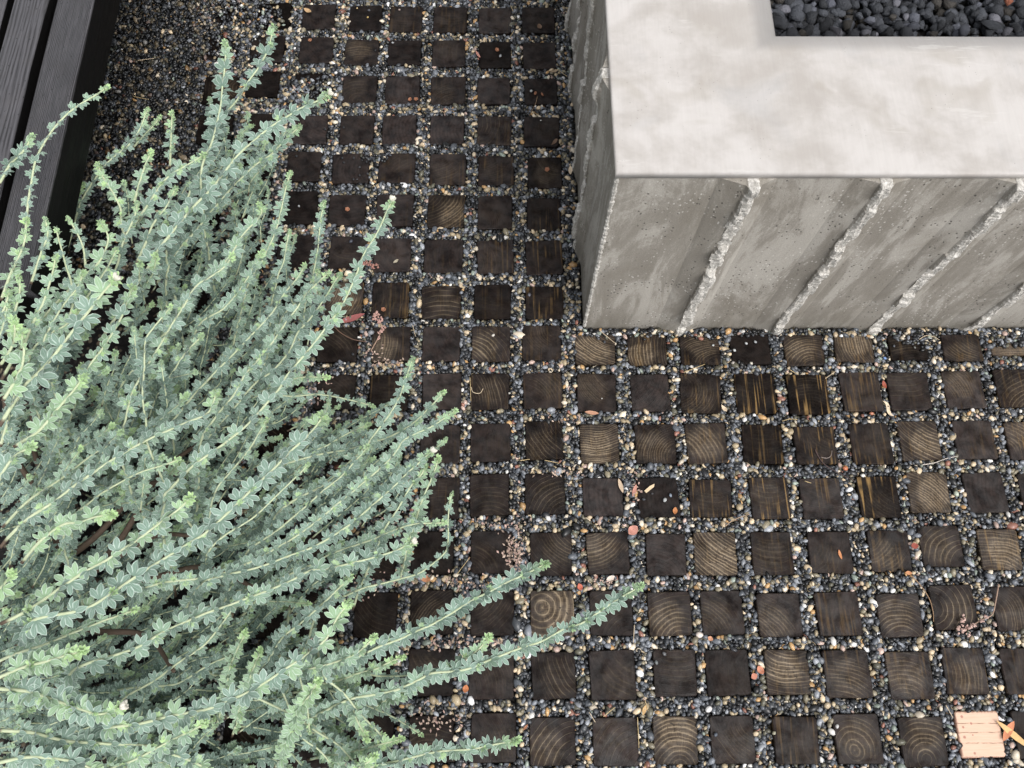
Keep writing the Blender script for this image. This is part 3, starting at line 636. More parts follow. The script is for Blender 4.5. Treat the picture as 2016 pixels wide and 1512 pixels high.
# photo-pixel ellipses where stray gravel lies over the blocks: x, y, rx, ry, share
SPILL = [(455, 22, 50, 40, .95), (430, 95, 60, 40, .9), (525, 35, 32, 38, .55), (612, 168, 40, 16, .85), (600, 190, 30, 14, .9), (640, 160, 14, 10, .9), (490, 95, 25, 30, .35),
         (1800, 664, 40, 12, .95), (1822, 676, 14, 14, .9), (1985, 668, 50, 13, .95), (1700, 655, 60, 9, .7), (1480, 655, 60, 8, .6), (1275, 655, 60, 8, .7), (1388, 657, 40, 9, .7), (1180, 657, 30, 8, .5), (722, 306, 10, 8, .9), (750, 308, 16, 10, .9), (650, 348, 6, 20, .4), (1452, 716, 20, 6, .5)]
def pebbles():
    XA, XB, YA, YB = -1.03, 1.55, -2.02, 0.16
    A = hexgrid(XA, XB, YA, YB, .0074, .0014); zA = rng.normal(-.0085, .0012, len(A)); sA = rng.lognormal(math.log(.0044), .20, len(A))
    B_ = hexgrid(XA, XB, YA, YB, .0087, .0018); zB = rng.normal(-.0048, .0012, len(B_)); sB = rng.lognormal(math.log(.0046), .26, len(B_))
    C_ = hexgrid(XA, XB, YA, YB, .0165, .005); zC = rng.normal(-.0012, .0010, len(C_)); sC = rng.lognormal(math.log(.0047), .20, len(C_))
    keep = []
    for P, z, s in ((A, zA, sA), (B_, zB, sB), (C_, zC, sC)):
        k = ~inside_block(P[:, 0], P[:, 1], .0016)
        k &= ~((P[:, 0] > PX-.003) & (P[:, 1] > PY-.003) & (P[:, 0] < X1) & (P[:, 1] < Y1))
        keep.append(np.concatenate([P[k], z[k, None], s[k, None]], 1))
    D = hexgrid(-1.0, 1.5, -1.1, .1, .0074, .0015)                      # gravel spilled over blocks
    px = []
    d = np.concatenate([D, np.full((len(D), 1), .003)], 1)-CAM
    zc = d@fw; sx, sy = W/2+F*(d@rt)/zc, H/2-F*(d@up)/zc
    pr = np.zeros(len(D))
    for x, y, rx, ry, sh in SPILL:
        q = ((sx-x)/rx)**2+((sy-y)/ry)**2; pr = np.maximum(pr, sh*np.clip((1.25-q)*2.5, 0, 1))
    k = (rng.random(len(D)) < pr) & inside_block(D[:, 0], D[:, 1], .002)
    k &= ~((D[:, 0] > PX-.002) & (D[:, 1] > PY-.002))
    keep.append(np.concatenate([D[k], rng.normal(.0012, .0012, (k.sum(), 1)), rng.lognormal(math.log(.0042), .2, (k.sum(), 1))], 1))
    Q = np.concatenate(keep)
    d = Q[:, :3]-CAM; zc = d@fw; sx, sy = W/2+F*(d@rt)/zc, H/2-F*(d@up)/zc
    near = np.clip((-.66-Q[:, 0])/.14, 0, 1)*(Q[:, 1] > -1.1)                         # black earth shows between fewer pebbles by the bench, darkened for its shade
    Q = Q[~((sx < 470-.25*abs(sy-1000)) & (sy > 560)) & ~((rng.random(len(Q)) < near*.5) & (Q[:, 2] > -.0075))]; n = len(Q)  # bare soil under the middle of the shrub; pebbles thinned by the bench
    bench_shade = 1-.72*np.clip((-.66-Q[:, 0])/.14, 0, 1)*(Q[:, 1] > -1.1)*(rng.random(n) < .85)                     # pebble colours darkened near the bench to stand in for its shade
    base = np.stack([OV*(1+np.random.default_rng(40+i).normal(0, .055, (len(OV), 1))) for i in range(8)])
    vi = rng.integers(0, 8, n)
    asp = np.stack([rng.uniform(1.05, 1.65, n), rng.uniform(.78, 1.05, n), rng.uniform(.55, .85, n)], 1)*Q[:, 3:4]
    a, t1, t2 = rng.uniform(0, 6.283, n), rng.normal(0, .28, n), rng.normal(0, .28, n)
    V = base[vi]*asp[:, None, :]
    c, s = np.cos(t1)[:, None], np.sin(t1)[:, None]; y, z = V[:, :, 1]*c-V[:, :, 2]*s, V[:, :, 1]*s+V[:, :, 2]*c; V = np.stack([V[:, :, 0], y, z], 2)
    c, s = np.cos(t2)[:, None], np.sin(t2)[:, None]; x, z = V[:, :, 0]*c+V[:, :, 2]*s, -V[:, :, 0]*s+V[:, :, 2]*c; V = np.stack([x, V[:, :, 1], z], 2)
    c, s = np.cos(a)[:, None], np.sin(a)[:, None]; x, y = V[:, :, 0]*c-V[:, :, 1]*s, V[:, :, 0]*s+V[:, :, 1]*c; V = np.stack([x, y, V[:, :, 2]], 2)
    V = V+Q[:, None, :3]
    col = PCOL[rng.choice(len(PCOL), n, p=PW)]*rng.uniform(.75, 1.3, (n, 1))*bench_shade[:, None]
    T = (OT[None]+(np.arange(n)*len(OV))[:, None, None]).reshape(-1, 3)
    print('pebbles', n)
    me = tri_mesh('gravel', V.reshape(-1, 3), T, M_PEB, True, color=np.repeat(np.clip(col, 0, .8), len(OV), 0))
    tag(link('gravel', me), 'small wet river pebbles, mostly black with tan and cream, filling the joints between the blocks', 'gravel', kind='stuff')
pebbles()
# ------------------------------------------------------------------ silvery shrub
CR = U(110, 1130, 0.0); CR = np.array([CR[0], CR[1], 0.0])
shrub = tag(link('silvery_shrub', None, None, tuple(CR)), 'large silvery green shrub with long leafy stems sprawling over the wooden blocks', 'shrub')
def leaflet(L, wr, ang, fold, droop, r):
    """one pointed obovate leaflet lying along direction `ang` in the leaf plane (12 triangles)"""
    hw = wr*L/2; ss = (0.0, .30, .60, .84, 1.0); ww = (0.0, .62, 1.0, .66, 0.0)
    V = []; E = []
    for s, w in zip(ss, ww):
        z = L*(0.10*s-droop*s*s)
        if w == 0: V.append((0, s*L, z)); E.append(0.35 if s == 0 else 1.0)
        else:
            for sg in (-1, 0, 1): V.append((sg*w*hw, s*L, z+abs(sg)*w*hw*fold)); E.append(abs(sg)*1.0)
    T = [(0, 2, 1), (0, 3, 2)]
    for k in (1, 4): T += [(k, k+1, k+4), (k, k+4, k+3), (k+1, k+2, k+5), (k+1, k+5, k+4)]
    T += [(7, 8, 10), (8, 9, 10)]
    c, s = math.cos(ang), math.sin(ang)
    V = [(x*c+y*s, -x*s+y*c, z) for x, y, z in V]
    return V, E, T
def leaf_shape(k):
    r = random.Random(500+k); V = []; E = []; T = []
    n = 5 if k % 4 else 4
    for a, l in ((0, 1.0), (42, .95), (-42, .95), (92, .66), (-92, .66))[:n]:
        v, e, t = leaflet(l*(.92+.16*r.random()), .40+.10*r.random(), math.radians(a+r.uniform(-8, 8)), .22+.30*r.random(), .05+.30*r.random(), r)
        # small twist about the leaflet axis
        T += [(p+len(V), q+len(V), s+len(V)) for p, q, s in t]; V += v; E += e
    return np.array(V), np.array(E), np.array(T)
LS = [leaf_shape(k) for k in range(10)]
LEAF_ME = {}
def leaf_mesh(k, lv):
    if (k, lv) not in LEAF_ME:
        V, E, T = LS[k]; LEAF_ME[k, lv] = tri_mesh('leaf', V, T, M_LEAF, True, {'edge': E, 'tint': np.full(len(V), lv/3.0)})
    return LEAF_ME[k, lv]
LEAVES = []            # (stem index, shape, matrix 3x3, origin, size, tint, hero)
STEMS = []
UPV = np.array([0, 0, 1.0])
def put_leaf(si, p, d, nrm, size, tint, hero=False):
    d = d/np.linalg.norm(d); nrm = nrm-d*(nrm @ d); nrm /= np.linalg.norm(nrm)+1e-9
    x = np.cross(d, nrm); LEAVES.append((si, random.randrange(10), np.stack([x, d, nrm], 1), p, size, tint, hero))
def grow(path, size, r0, r1, spacing, hero=False, young=0.0, bare=0.0, axil=0.18, tip=1.0, dens=1.0, age=0.0, merge=None):
    P = spline(path, 0.006); n = len(P); si = len(STEMS)
    L = np.concatenate([[0], np.cumsum(np.linalg.norm(np.diff(P, axis=0), axis=1))]); tot = L[-1]
    P = P+np.stack([vnoise(n, 9, random, .006)-.003, vnoise(n, 9, random, .006)-.003, vnoise(n, 9, random, .006)-.003], 1)*min(1, tot*4)
    q = L/tot; rad = r0+(r1-r0)*q**0.8
    V, Fc = tube(P-CR, rad, 6)
    ag = np.repeat(np.clip(age+0.95*np.clip(1-q/max(bare, 1e-3), 0, 1) if bare > 0 else np.full(n, age), 0, 1), 6)
    if merge is None:
        o = link('stem', mesh('stem', V, Fc, M_STEM, True, {'age': ag}), shrub)
    else:
        o = None; k0 = len(merge[0]); merge[0] += list(V); merge[1] += [tuple(a+k0 for a in f) for f in Fc]; merge[2] += list(ag)
    STEMS.append(o)
    T = np.gradient(P, axis=0); T /= np.linalg.norm(T, axis=1)[:, None]+1e-9
    phi = random.random()*6.28; s = tot*bare*0.8+spacing*random.random()
    while s < tot:
        i = min(n-1, int(np.searchsorted(L, s))); t = T[i]; qq = s/tot; rem = tot-s
        side = np.cross(t, UPV); side /= np.linalg.norm(side)+1e-9; nn = np.cross(side, t)
        phi += math.radians(137.5)+random.gauss(0, .25)
        tipf = max(0.0, 1-rem/0.045)*tip                                       # 1 at the growing tip
        c, sn = math.cos(phi), math.sin(phi)
        w = c*side+0.50*sn*nn
        d = w*(0.95-0.55*tipf)+t*(0.42+0.75*tipf)+UPV*random.gauss(0.02, .12)
        nrm = UPV*(0.75-.3*tipf)+nn*0.35+t*random.gauss(.15, .2)-w*(0.05+.9*tipf)+side*random.gauss(0, .38)+w*random.gauss(.1, .3)
        sz = size*(1-0.58*tipf**1.3)*random.uniform(.82, 1.15)*(0.75+.25*min(1, qq*4))
        put_leaf(si, P[i]+w*rad[i]*.6, d, nrm, sz, min(1, young+.9*tipf*random.uniform(.7, 1.2)+random.uniform(-.10, .14)), hero and tipf < .3)
        if random.random() < axil and tipf < .2:                                # leafy bud in the axil
            b0 = P[i]+w*.004
            for k in range(5):
                a = k*1.257+random.random(); e = c*side*.3+nn*.25*random.random()+side*math.cos(a)*.5+t*(.5+.5*math.sin(a))
                put_leaf(si, b0+e*.003, e+w*.6, UPV+side*math.cos(a)*-.6, size*random.uniform(.28, .42), min(1, .55+young+random.random()*.3))
        s += spacing*random.uniform(.75, 1.25)*(1-.62*tipf)/dens
    # star of folded young leaves at the very tip
    t = T[-1]; side = np.cross(t, UPV); side /= np.linalg.norm(side)+1e-9; nn = np.cross(side, t)
    for k in range(8 if tip > .5 else 4):
        a = k*2.4; w = math.cos(a)*side+math.sin(a)*nn
        put_leaf(si, P[-1]-t*.002*k*.5, t*(.9-.06*k)+w*(.35+.08*k), UPV*.5-w*.7+t*.2, size*random.uniform(.34, .56), min(1, .7+young+random.random()*.25))
    return si, P
# traced stems: photo pixels from base to tip, height at base and tip (m), leaf length (m), options
TR = [
([(0,840),(45,765),(88,725),(128,670),(170,620),(200,585),(228,552)],.46,.52,.026,{'hero':1,'flower':1}),
([(30,880),(75,850),(110,810),(140,775),(162,742)],.42,.46,.021,{'hero':1,'young':.25}),
([(120,800),(150,770),(175,720),(200,690),(225,655),(247,612),(262,565)],.40,.44,.019,{'hero':1,'young':.1}),
([(5,790),(35,740),(48,700),(45,655)],.48,.52,.021,{'young':.3}),
([(0,745),(60,655),(120,590),(160,550),(185,525),(205,490),(212,465),(198,440)],.40,.47,.018,{'young':.2}),
([(0,590),(20,540),(40,500),(50,470),(52,435)],.48,.52,.016,{'young':.25}),
([(50,475),(53,420),(60,360),(75,310),(100,265),(125,235),(155,210),(190,190),(213,174)],.48,.53,.0125,{'thin':1}),
([(-5,362),(20,325),(45,300),(64,268)],.49,.54,.017,{}),
([(100,440),(120,405),(142,360)],.30,.33,.014,{'young':.2}),([(112,445),(150,390),(164,362)],.30,.32,.014,{'young':.2}),
([(130,500),(160,400),(190,345),(235,300),(270,262),(292,215)],.26,.34,.014,{}),
([(262,290),(285,265),(300,250),(316,230)],.28,.30,.013,{}),
([(250,470),(240,445),(238,410),(222,380),(203,350),(193,325)],.34,.38,.018,{'young':.2}),
([(335,330),(337,285),(338,255),(339,222)],.28,.34,.015,{'young':.1}),
([(240,490),(267,444),(302,385),(333,347),(375,319),(403,303)],.34,.36,.018,{}),
([(395,345),(415,290),(430,226),(440,160),(446,115),(445,84)],.34,.42,.022,{'hero':1}),
([(265,400),(280,340),(297,300)],.33,.36,.018,{'young':.2}),
([(330,480),(365,400),(395,330),(425,270),(445,225),(462,198),(486,163),(510,132),(528,100),(541,56)],.30,.40,.020,{'hero':1}),
([(190,680),(250,590),(313,490),(368,420),(417,368),(462,309),(500,274),(542,243),(590,212),(625,195),(645,185)],.36,.40,.023,{'hero':1,'flower':1}),
([(330,530),(382,455),(424,410),(455,375),(503,326),(535,302),(560,275),(588,248)],.26,.30,.019,{}),
([(300,690),(340,640),(379,573),(422,534),(462,486),(510,426),(510,404)],.30,.34,.019,{'young':.1}),
([(490,560),(517,514),(537,474),(549,438),(561,379),(569,340)],.20,.30,.015,{}),
([(600,590),(612,550),(619,528),(625,498),(629,465),(634,428),(640,398)],.16,.24,.014,{}),
([(545,545),(555,520),(562,490),(573,455)],.2,.23,.014,{}),
([(322,981),(335,963),(375,923),(425,886),(462,856),(499,818),(547,766),(564,738),(604,693),(639,650),(669,603),(694,553),(711,515),(734,470),(756,428),(772,397)],.34,.34,.019,{'flower':1,'hero':1,'sparse':1}),
([(400,880),(430,840),(470,795),(509,750),(536,728),(566,695),(586,658),(611,630),(644,583),(670,542)],.22,.28,.018,{}),
([(395,870),(420,830),(460,774),(487,734),(515,702),(543,667),(579,615),(603,579),(646,536)],.26,.30,.017,{}),
([(300,880),(365,797),(425,732),(472,683),(519,631),(559,579),(590,545),(602,525)],.24,.27,.016,{}),
([(232,875),(237,850),(262,775),(287,725),(300,700),(325,655),(360,605),(388,562),(412,545),(440,525),(456,503)],.36,.40,.017,{'sparse':1}),
([(292,880),(290,842),(282,780),(281,717),(285,672),(300,650),(322,625),(336,608)],.38,.41,.015,{'thin':1}),
([(0,1078),(15,1061),(45,1036),(75,1011),(107,986),(150,953),(190,926),(220,906),(250,888),(295,863),(337,846),(375,828),(410,808),(426,772)],.40,.42,.019,{'hero':1,'young':.05}),
([(0,1040),(30,1013),(87,966),(150,923),(205,883),(255,862)],.36,.36,.014,{'thin':1,'axil':0}),
([(130,1030),(150,1010),(175,991),(200,973),(237,951),(275,931),(325,916),(348,906)],.37,.37,.013,{'thin':1}),
([(40,1110),(70,1075),(100,1049),(130,1030),(160,1026),(190,1018),(224,1015)],.40,.42,.020,{'hero':1,'young':.35}),
([(60,1225),(131,1209),(199,1178),(270,1133),(350,1083),(400,1051),(437,1018),(503,955),(547,915),(575,887),(610,855),(638,818)],.42,.44,.023,{'hero':1}),
([(0,1225),(40,1205),(95,1170),(150,1134),(185,1116),(220,1098),(270,1068),(312,1038),(350,1010),(377,985)],.42,.45,.021,{'hero':1,'young':.15}),
([(560,1000),(640,950),(706,890),(746,841),(769,810),(785,782),(801,742),(812,704)],.22,.22,.016,{}),
([(480,1094),(515,1062),(571,1022),(611,990),(638,966),(674,935),(706,895),(722,878)],.24,.24,.014,{}),
([(300,1154),(417,1136),(470,1120),(539,1082),(587,1054),(634,1018),(666,990),(730,939),(777,891),(801,863),(853,835),(893,808)],.28,.24,.0145,{'dense':1}),
([(560,915),(626,895),(714,875),(761,863),(817,831),(845,804),(873,772)],.16,.18,.014,{}),
([(400,1150),(444,1133),(535,1109),(595,1085),(642,1062),(690,1030),(722,1002),(769,962),(809,927),(852,888)],.28,.26,.017,{'flower':1}),
([(754,1046),(777,1010),(809,962),(829,938),(838,920)],.2,.22,.017,{}),
([(560,1135),(610,1113),(666,1085),(730,1062),(777,1042),(817,1030),(873,1026)],.22,.20,.014,{}),
([(150,1320),(222,1293),(270,1273),(326,1245),(397,1215),(492,1174),(560,1145),(607,1121),(642,1117),(698,1105),(765,1089),(812,1071)],.36,.24,.020,{'flower':1}),
([(700,1165),(760,1150),(817,1133),(849,1113),(877,1082),(881,1058),(880,1020),(885,990),(891,972)],.14,.16,.0115,{'thin':1}),
([(660,1390),(700,1374),(740,1366),(780,1356),(825,1336),(850,1324),(900,1318),(942,1309),(1005,1284),(1058,1264),(1108,1239),(1143,1229),(1183,1201),(1225,1172),(1262,1153)],.17,.24,.0185,{'hero':1}),
([(560,1330),(600,1320),(640,1310),(700,1294),(761,1267),(816,1242),(853,1227),(889,1206),(944,1172),(993,1151),(1036,1132),(1075,1112)],.18,.22,.0195,{'hero':1,'dense':1}),
([(820,1345),(860,1325),(889,1313),(920,1294),(944,1276),(966,1254)],.17,.2,.018,{'young':.15,'dense':1}),
([(640,1310),(690,1318),(765,1331),(830,1325),(868,1318)],.14,.15,.013,{'thin':1}),
([(700,1330),(740,1320),(770,1305),(795,1295)],.16,.18,.014,{'young':.3}),
([(690,1524),(745,1506),(780,1499),(825,1489),(867,1481),(930,1476),(980,1464),(1016,1457)],.18,.21,.0185,{'hero':1,'dense':1}),
([(222,1432),(270,1425),(350,1408),(410,1396),(461,1372),(509,1352),(537,1337),(564,1317),(604,1289),(644,1257),(668,1213),(690,1188)],.36,.36,.022,{'hero':1,'young':.08}),
([(242,1374),(298,1344),(357,1305),(401,1269),(445,1213),(456,1190)],.26,.28,.014,{'thin':1}),
([(238,1358),(326,1348),(373,1332),(429,1301),(470,1280)],.2,.22,.014,{}),
([(-10,1354),(52,1364),(99,1376),(151,1392),(199,1404),(238,1394)],.42,.44,.021,{'hero':1,'dense':1.6,'flower':1,'young':.12}),
([(-10,1434),(75,1448),(127,1456),(191,1464),(270,1471),(310,1475),(357,1491),(390,1507),(420,1527)],.36,.33,.019,{'dense':1.5}),
([(222,1515),(270,1495),(337,1460),(369,1440),(405,1421)],.34,.38,.016,{'young':.2}),
([(-20,1310),(8,1297),(79,1273),(143,1245),(199,1221),(222,1213),(266,1198)],.36,.36,.014,{'thin':1,'young':.15}),
([(-20,1340),(40,1317),(79,1305),(127,1289),(162,1280)],.42,.44,.021,{'hero':1,'young':.3,'dense':1.4}),
([(595,1390),(612,1362),(625,1342)],.28,.34,.017,{'young':.35,'dense':1.5}),
([(640,1330),(652,1348),(692,1384),(723,1416),(747,1444),(763,1468),(790,1505)],.2,.14,.012,{'woody':1}),
([(550,1330),(557,1360),(576,1408),(596,1452),(628,1480),(652,1508)],.2,.15,.013,{'woody':1}),
([(588,1310),(592,1332),(604,1392),(612,1440)],.22,.16,.011,{'woody':1}),
([(480,1365),(517,1380),(572,1404),(628,1444),(668,1471),(707,1508)],.16,.14,.013,{'woody':1}),
([(700,1400),(712,1430),(722,1456)],.18,.2,.015,{'young':.2}),([(740,1470),(765,1465),(792,1454)],.16,.17,.014,{'young':.25}),
([(700,1512),(722,1500),(737,1490)],.2,.22,.016,{'young':.2}),
([(730,1392),(771,1408),(800,1425),(830,1446)],.08,.09,.010,{'thin':1}),
([(560,1250),(590,1225),(636,1190),(665,1160),(690,1135)],.22,.22,.017,{}),
([(600,1318),(660,1301),(707,1281),(738,1256)],.2,.23,.017,{'young':.15}),
([(490,785),(571,778),(642,780),(690,788),(736,802)],.12,.12,.0125,{'thin':1}),
([(560,752),(599,744),(646,740)],.12,.14,.014,{'young':.15}),
([(620,890),(640,880),(690,850),(730,833)],.15,.15,.013,{}),
([(420,1075),(491,1022),(539,982),(579,943),(607,915)],.28,.28,.013,{'thin':1}),
([(420,970),(460,923),(491,883),(523,824)],.32,.33,.012,{'thin':1}),
([(460,1290),(475,1260),(480,1245)],.24,.28,.014,{'young':.3}),([(500,1310),(508,1290),(512,1277)],.22,.26,.014,{'young':.3}),
([(0,880),(12,835),(25,790),(38,750)],.40,.44,.018,{}),([(-20,1180),(8,1150),(26,1128)],.44,.48,.02,{'young':.4}),
([(-10,960),(10,920),(30,895),(60,880)],.42,.44,.022,{'hero':1}),([(-12,1500),(60,1490),(140,1498),(200,1520)],.38,.36,.02,{'hero':1,'dense':1.3}),
([(-10,690),(5,650),(16,600)],.49,.50,.013,{}),([(60,560),(80,500),(95,460),(90,430)],.47,.49,.013,{}),
([(40,690),(62,640),(85,595),(102,545),(112,505)],.47,.50,.015,{'young':.1}),([(85,690),(105,640),(122,600),(150,565),(165,535)],.46,.49,.015,{}),
([(10,660),(28,620),(40,575),(38,545)],.48,.50,.016,{'young':.15}),([(-8,640),(8,610),(18,575)],.49,.51,.016,{}),([(130,640),(142,600),(140,560),(128,520),(120,480),(112,450)],.46,.48,.0135,{'thin':1}),
([(150,640),(165,590),(190,560),(215,520),(228,490)],.40,.44,.016,{}),([(60,700),(95,660),(130,640),(160,610)],.46,.48,.017,{'young':.1}),([(170,530),(165,490),(150,455),(135,430)],.42,.46,.013,{'thin':1}),
([(0,720),(20,690),(30,660),(28,630)],.48,.52,.018,{'young':.25}),([(215,560),(230,520),(240,480),(262,430),(268,400)],.34,.38,.016,{}),([(270,520),(285,480),(300,440),(330,400),(345,370)],.32,.35,.017,{}),
([(330,760),(350,720),(372,690),(395,660)],.3,.32,.017,{}),([(560,620),(590,590),(620,560),(628,535)],.2,.22,.016,{}),
([(830,985),(850,935),(862,905)],.2,.24,.016,{'young':.15}),([(395,640),(440,610),(480,560),(500,520),(515,495)],.24,.27,.016,{}),
([(130,930),(170,880),(210,850),(230,830)],.28,.3,.015,{}),([(240,760),(300,690),(330,640)],.3,.31,.016,{}),
]
from_px = lambda pts, z0, z1: [U(x, y, z0+(z1-z0)*i/(len(pts)-1)) for i, (x, y) in enumerate(pts)]
FIELD = []                                   # stem directions, for the undergrowth to follow
for pts, z0, z1, size, op in TR:
    P = from_px(pts, z0, z1); d = (P[0]-P[1])[:2]; d = d/(np.linalg.norm(d)+1e-9)
    a = P[0]
    if (a[0] > BX+.14 or a[1] < BY0-.1) and pts[0][0] > 40:     # stems rise out of the middle of the bush
        drop = min(.16, z0*.55)
        ext = [np.array([a[0]+d[0]*.15, a[1]+d[1]*.15, max(.03, z0-drop*1.9)]), np.array([a[0]+d[0]*.06, a[1]+d[1]*.06, z0-drop*.6])]
        P = ext+P
    for k in range(len(pts)-1): FIELD.append(((pts[k][0]+pts[k+1][0])/2, (pts[k][1]+pts[k+1][1])/2, pts[k+1][0]-pts[k][0], pts[k+1][1]-pts[k][1]))
    thin, woody = 'thin' in op, 'woody' in op
    size *= 1.06; sp = size*(.50 if not thin else .80)*(1.25 if 'sparse' in op else 1.0)*(2.0 if woody else 1.0)
    dn = op.get('dense', 0); dn = 1.25 if dn == 1 else (dn or 1.0)
    r0 = .0016+size*.068
    si, Q = grow(P, size, r0*(1.3 if woody else 1), r0*.55, sp, bool(op.get('hero')), op.get('young', random.choice((-.12, -.06, 0, .04))), bare=.10, axil=op.get('axil', .16 if not thin else .03), dens=dn, age=.38 if woody else 0.0)
    if 'flower' in op:
        t = Q[-1]-Q[-3]; t /= np.linalg.norm(t); V = []; Fc = []
        for k in range(7):
            a_ = k*2.4; s_ = np.cross(t, UPV); s_ /= np.linalg.norm(s_); n_ = np.cross(s_, t); w = math.cos(a_)*s_+math.sin(a_)*n_
            R = .0032*random.uniform(.8, 1.2); c = Q[-1]+t*(.004+.002*random.random())+w*.0032+UPV*.003
            ax = (t*.8+w*.5); ax /= np.linalg.norm(ax)
            vv = OV*np.array([1, 1, 1])*R; vv = vv+np.outer(vv @ ax, ax)*.9
            Fc += [tuple(int(q)+len(V) for q in f) for f in OT]; V += [tuple(p) for p in vv+c-CR]
        if 'M_BUD' not in globals(): M_BUD = mat_plain('flower_bud', (.60, .58, .50), .8, .12, 300)
        link('flower_bud', mesh('flower_bud', V, Fc, M_BUD, True), STEMS[si])
FIELD = np.array(FIELD, float)
POLY = [(-60,560),(0,500),(40,430),(110,420),(190,390),(250,320),(300,270),(360,300),(400,250),(470,240),(545,255),(600,240),(590,290),(545,330),(520,420),(545,480),(610,520),(660,560),(620,640),(590,720),(630,780),(770,810),(840,860),(800,940),(800,1000),(760,1070),(700,1130),(640,1190),(650,1290),(720,1310),(780,1350),(720,1400),(740,1460),(700,1540),(-60,1540)]
def inpoly(x, y):
    c = False; j = len(POLY)-1
    for i in range(len(POLY)):
        xi, yi = POLY[i]; xj, yj = POLY[j]
        if (yi > y) != (yj > y) and x < (xj-xi)*(y-yi)/(yj-yi)+xi: c = not c
        j = i
    return c
HOLES = [(265,1212,60,24),(330,1275,24,16),(225,1055,36,11),(455,1090,24,13),(440,1400,34,18),(180,470,50,40),(150,430,40,36),(250,430,26,26)]
nfill = 0; tries = 0; FULL = 110; CELL = {}
MERGED = [[], [], []]
for _ in range(900):                         # upright side shoots crowded between the bench and the main stems
    if len(STEMS) > 170: break
    x, y = random.uniform(-10, 330), random.uniform(380, 1010)
    if not inpoly(x, y): continue
    d2 = (FIELD[:, 0]-x)**2+(FIELD[:, 1]-y)**2; w = np.exp(-d2/(2*60**2)); v = (FIELD[:, 2:]*w[:, None]).sum(0); v /= np.linalg.norm(v)+1e-9
    a = math.atan2(v[1], v[0])+random.gauss(0, .45); ln = random.uniform(70, 150); hi = random.uniform(.16, .40)
    pts = [(x+math.cos(a)*ln*(q-.5)+random.gauss(0, 4), y+math.sin(a)*ln*(q-.5)-12*q*q+random.gauss(0, 4)) for q in (0, .35, .7, 1)]
    P = [U(px_, py_, hi*(.75+.3*q)) for (px_, py_), q in zip(pts, (0, .35, .7, 1))]
    if any(p[0] < BX+.012 and p[1] > BY0-.03 for p in P): continue
    size = random.uniform(.012, .0175)
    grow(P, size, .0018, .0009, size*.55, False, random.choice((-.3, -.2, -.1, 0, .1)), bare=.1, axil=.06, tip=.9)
while nfill < 500 and tries < 12000:
    tries += 1
    x, y = random.uniform(-40, 850), random.uniform(250, 1530)
    if not inpoly(x, y): continue
    if any(((x-hx)/rx)**2+((y-hy)/ry)**2 < 1 for hx, hy, rx, ry in HOLES) and random.random() < .9: continue
    key = (int(x//62), int(y//62)); 
    if CELL.get(key, 0) >= 4: continue
    CELL[key] = CELL.get(key, 0)+1
    d2 = (FIELD[:, 0]-x)**2+(FIELD[:, 1]-y)**2; w = np.exp(-d2/(2*70**2)); v = (FIELD[:, 2:]*w[:, None]).sum(0); v /= np.linalg.norm(v)+1e-9
    a = math.atan2(v[1], v[0])+random.gauss(0, .38); ln = random.uniform(85, 190)
    edge = min(1.0, max(.25, 1-(x-150)/800)); hi = ((.05+.20*random.random()) if nfill < FULL else (.03+.11*random.random()))*edge
    pts = [(x+math.cos(a)*ln*(q-.5)+random.gauss(0, 4), y+math.sin(a)*ln*(q-.5)-18*q*q+random.gauss(0, 4)) for q in (0, .35, .7, 1)]
    if not inpoly(*pts[-1]) and random.random() < .8: continue
    P = [U(px_, py_, max(.03, hi*(.55+.5*q))) for (px_, py_), q in zip(pts, (0, .35, .7, 1))]
    if any(p[0] < BX+.012 and p[1] > BY0-.03 for p in P): continue
    size = random.uniform(.0105, .0165)
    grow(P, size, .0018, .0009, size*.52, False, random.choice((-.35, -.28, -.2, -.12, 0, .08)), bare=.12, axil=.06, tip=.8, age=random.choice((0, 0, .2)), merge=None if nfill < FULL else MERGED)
    nfill += 1
tag(link('low_stems', mesh('low_stems', MERGED[0], MERGED[1], M_STEM, True, {'age': MERGED[2]}), shrub), kind='stuff')
# old wood of the bush, brown and bare, seen in the gaps
for k in range(9):
    a = -0.5+k*.27; ln = random.uniform(.28, .5); b_ = CR+np.array([random.gauss(0, .03), random.gauss(0, .03), 0])
    P = [b_, b_+np.array([math.cos(a)*ln*.35, math.sin(a)*ln*.35, .10]), b_+np.array([math.cos(a+.2)*ln*.7, math.sin(a+.2)*ln*.7, .15]), b_+np.array([math.cos(a+.1)*ln, math.sin(a+.1)*ln, .22])]
    Q = spline(P, .012); V, Fc = tube(Q-CR, np.linspace(.008, .0035, len(Q)), 7)
    link('woody_branch', mesh('woody_branch', V, Fc, M_STEM, True, {'age': [1.0]*len(V)}), shrub)
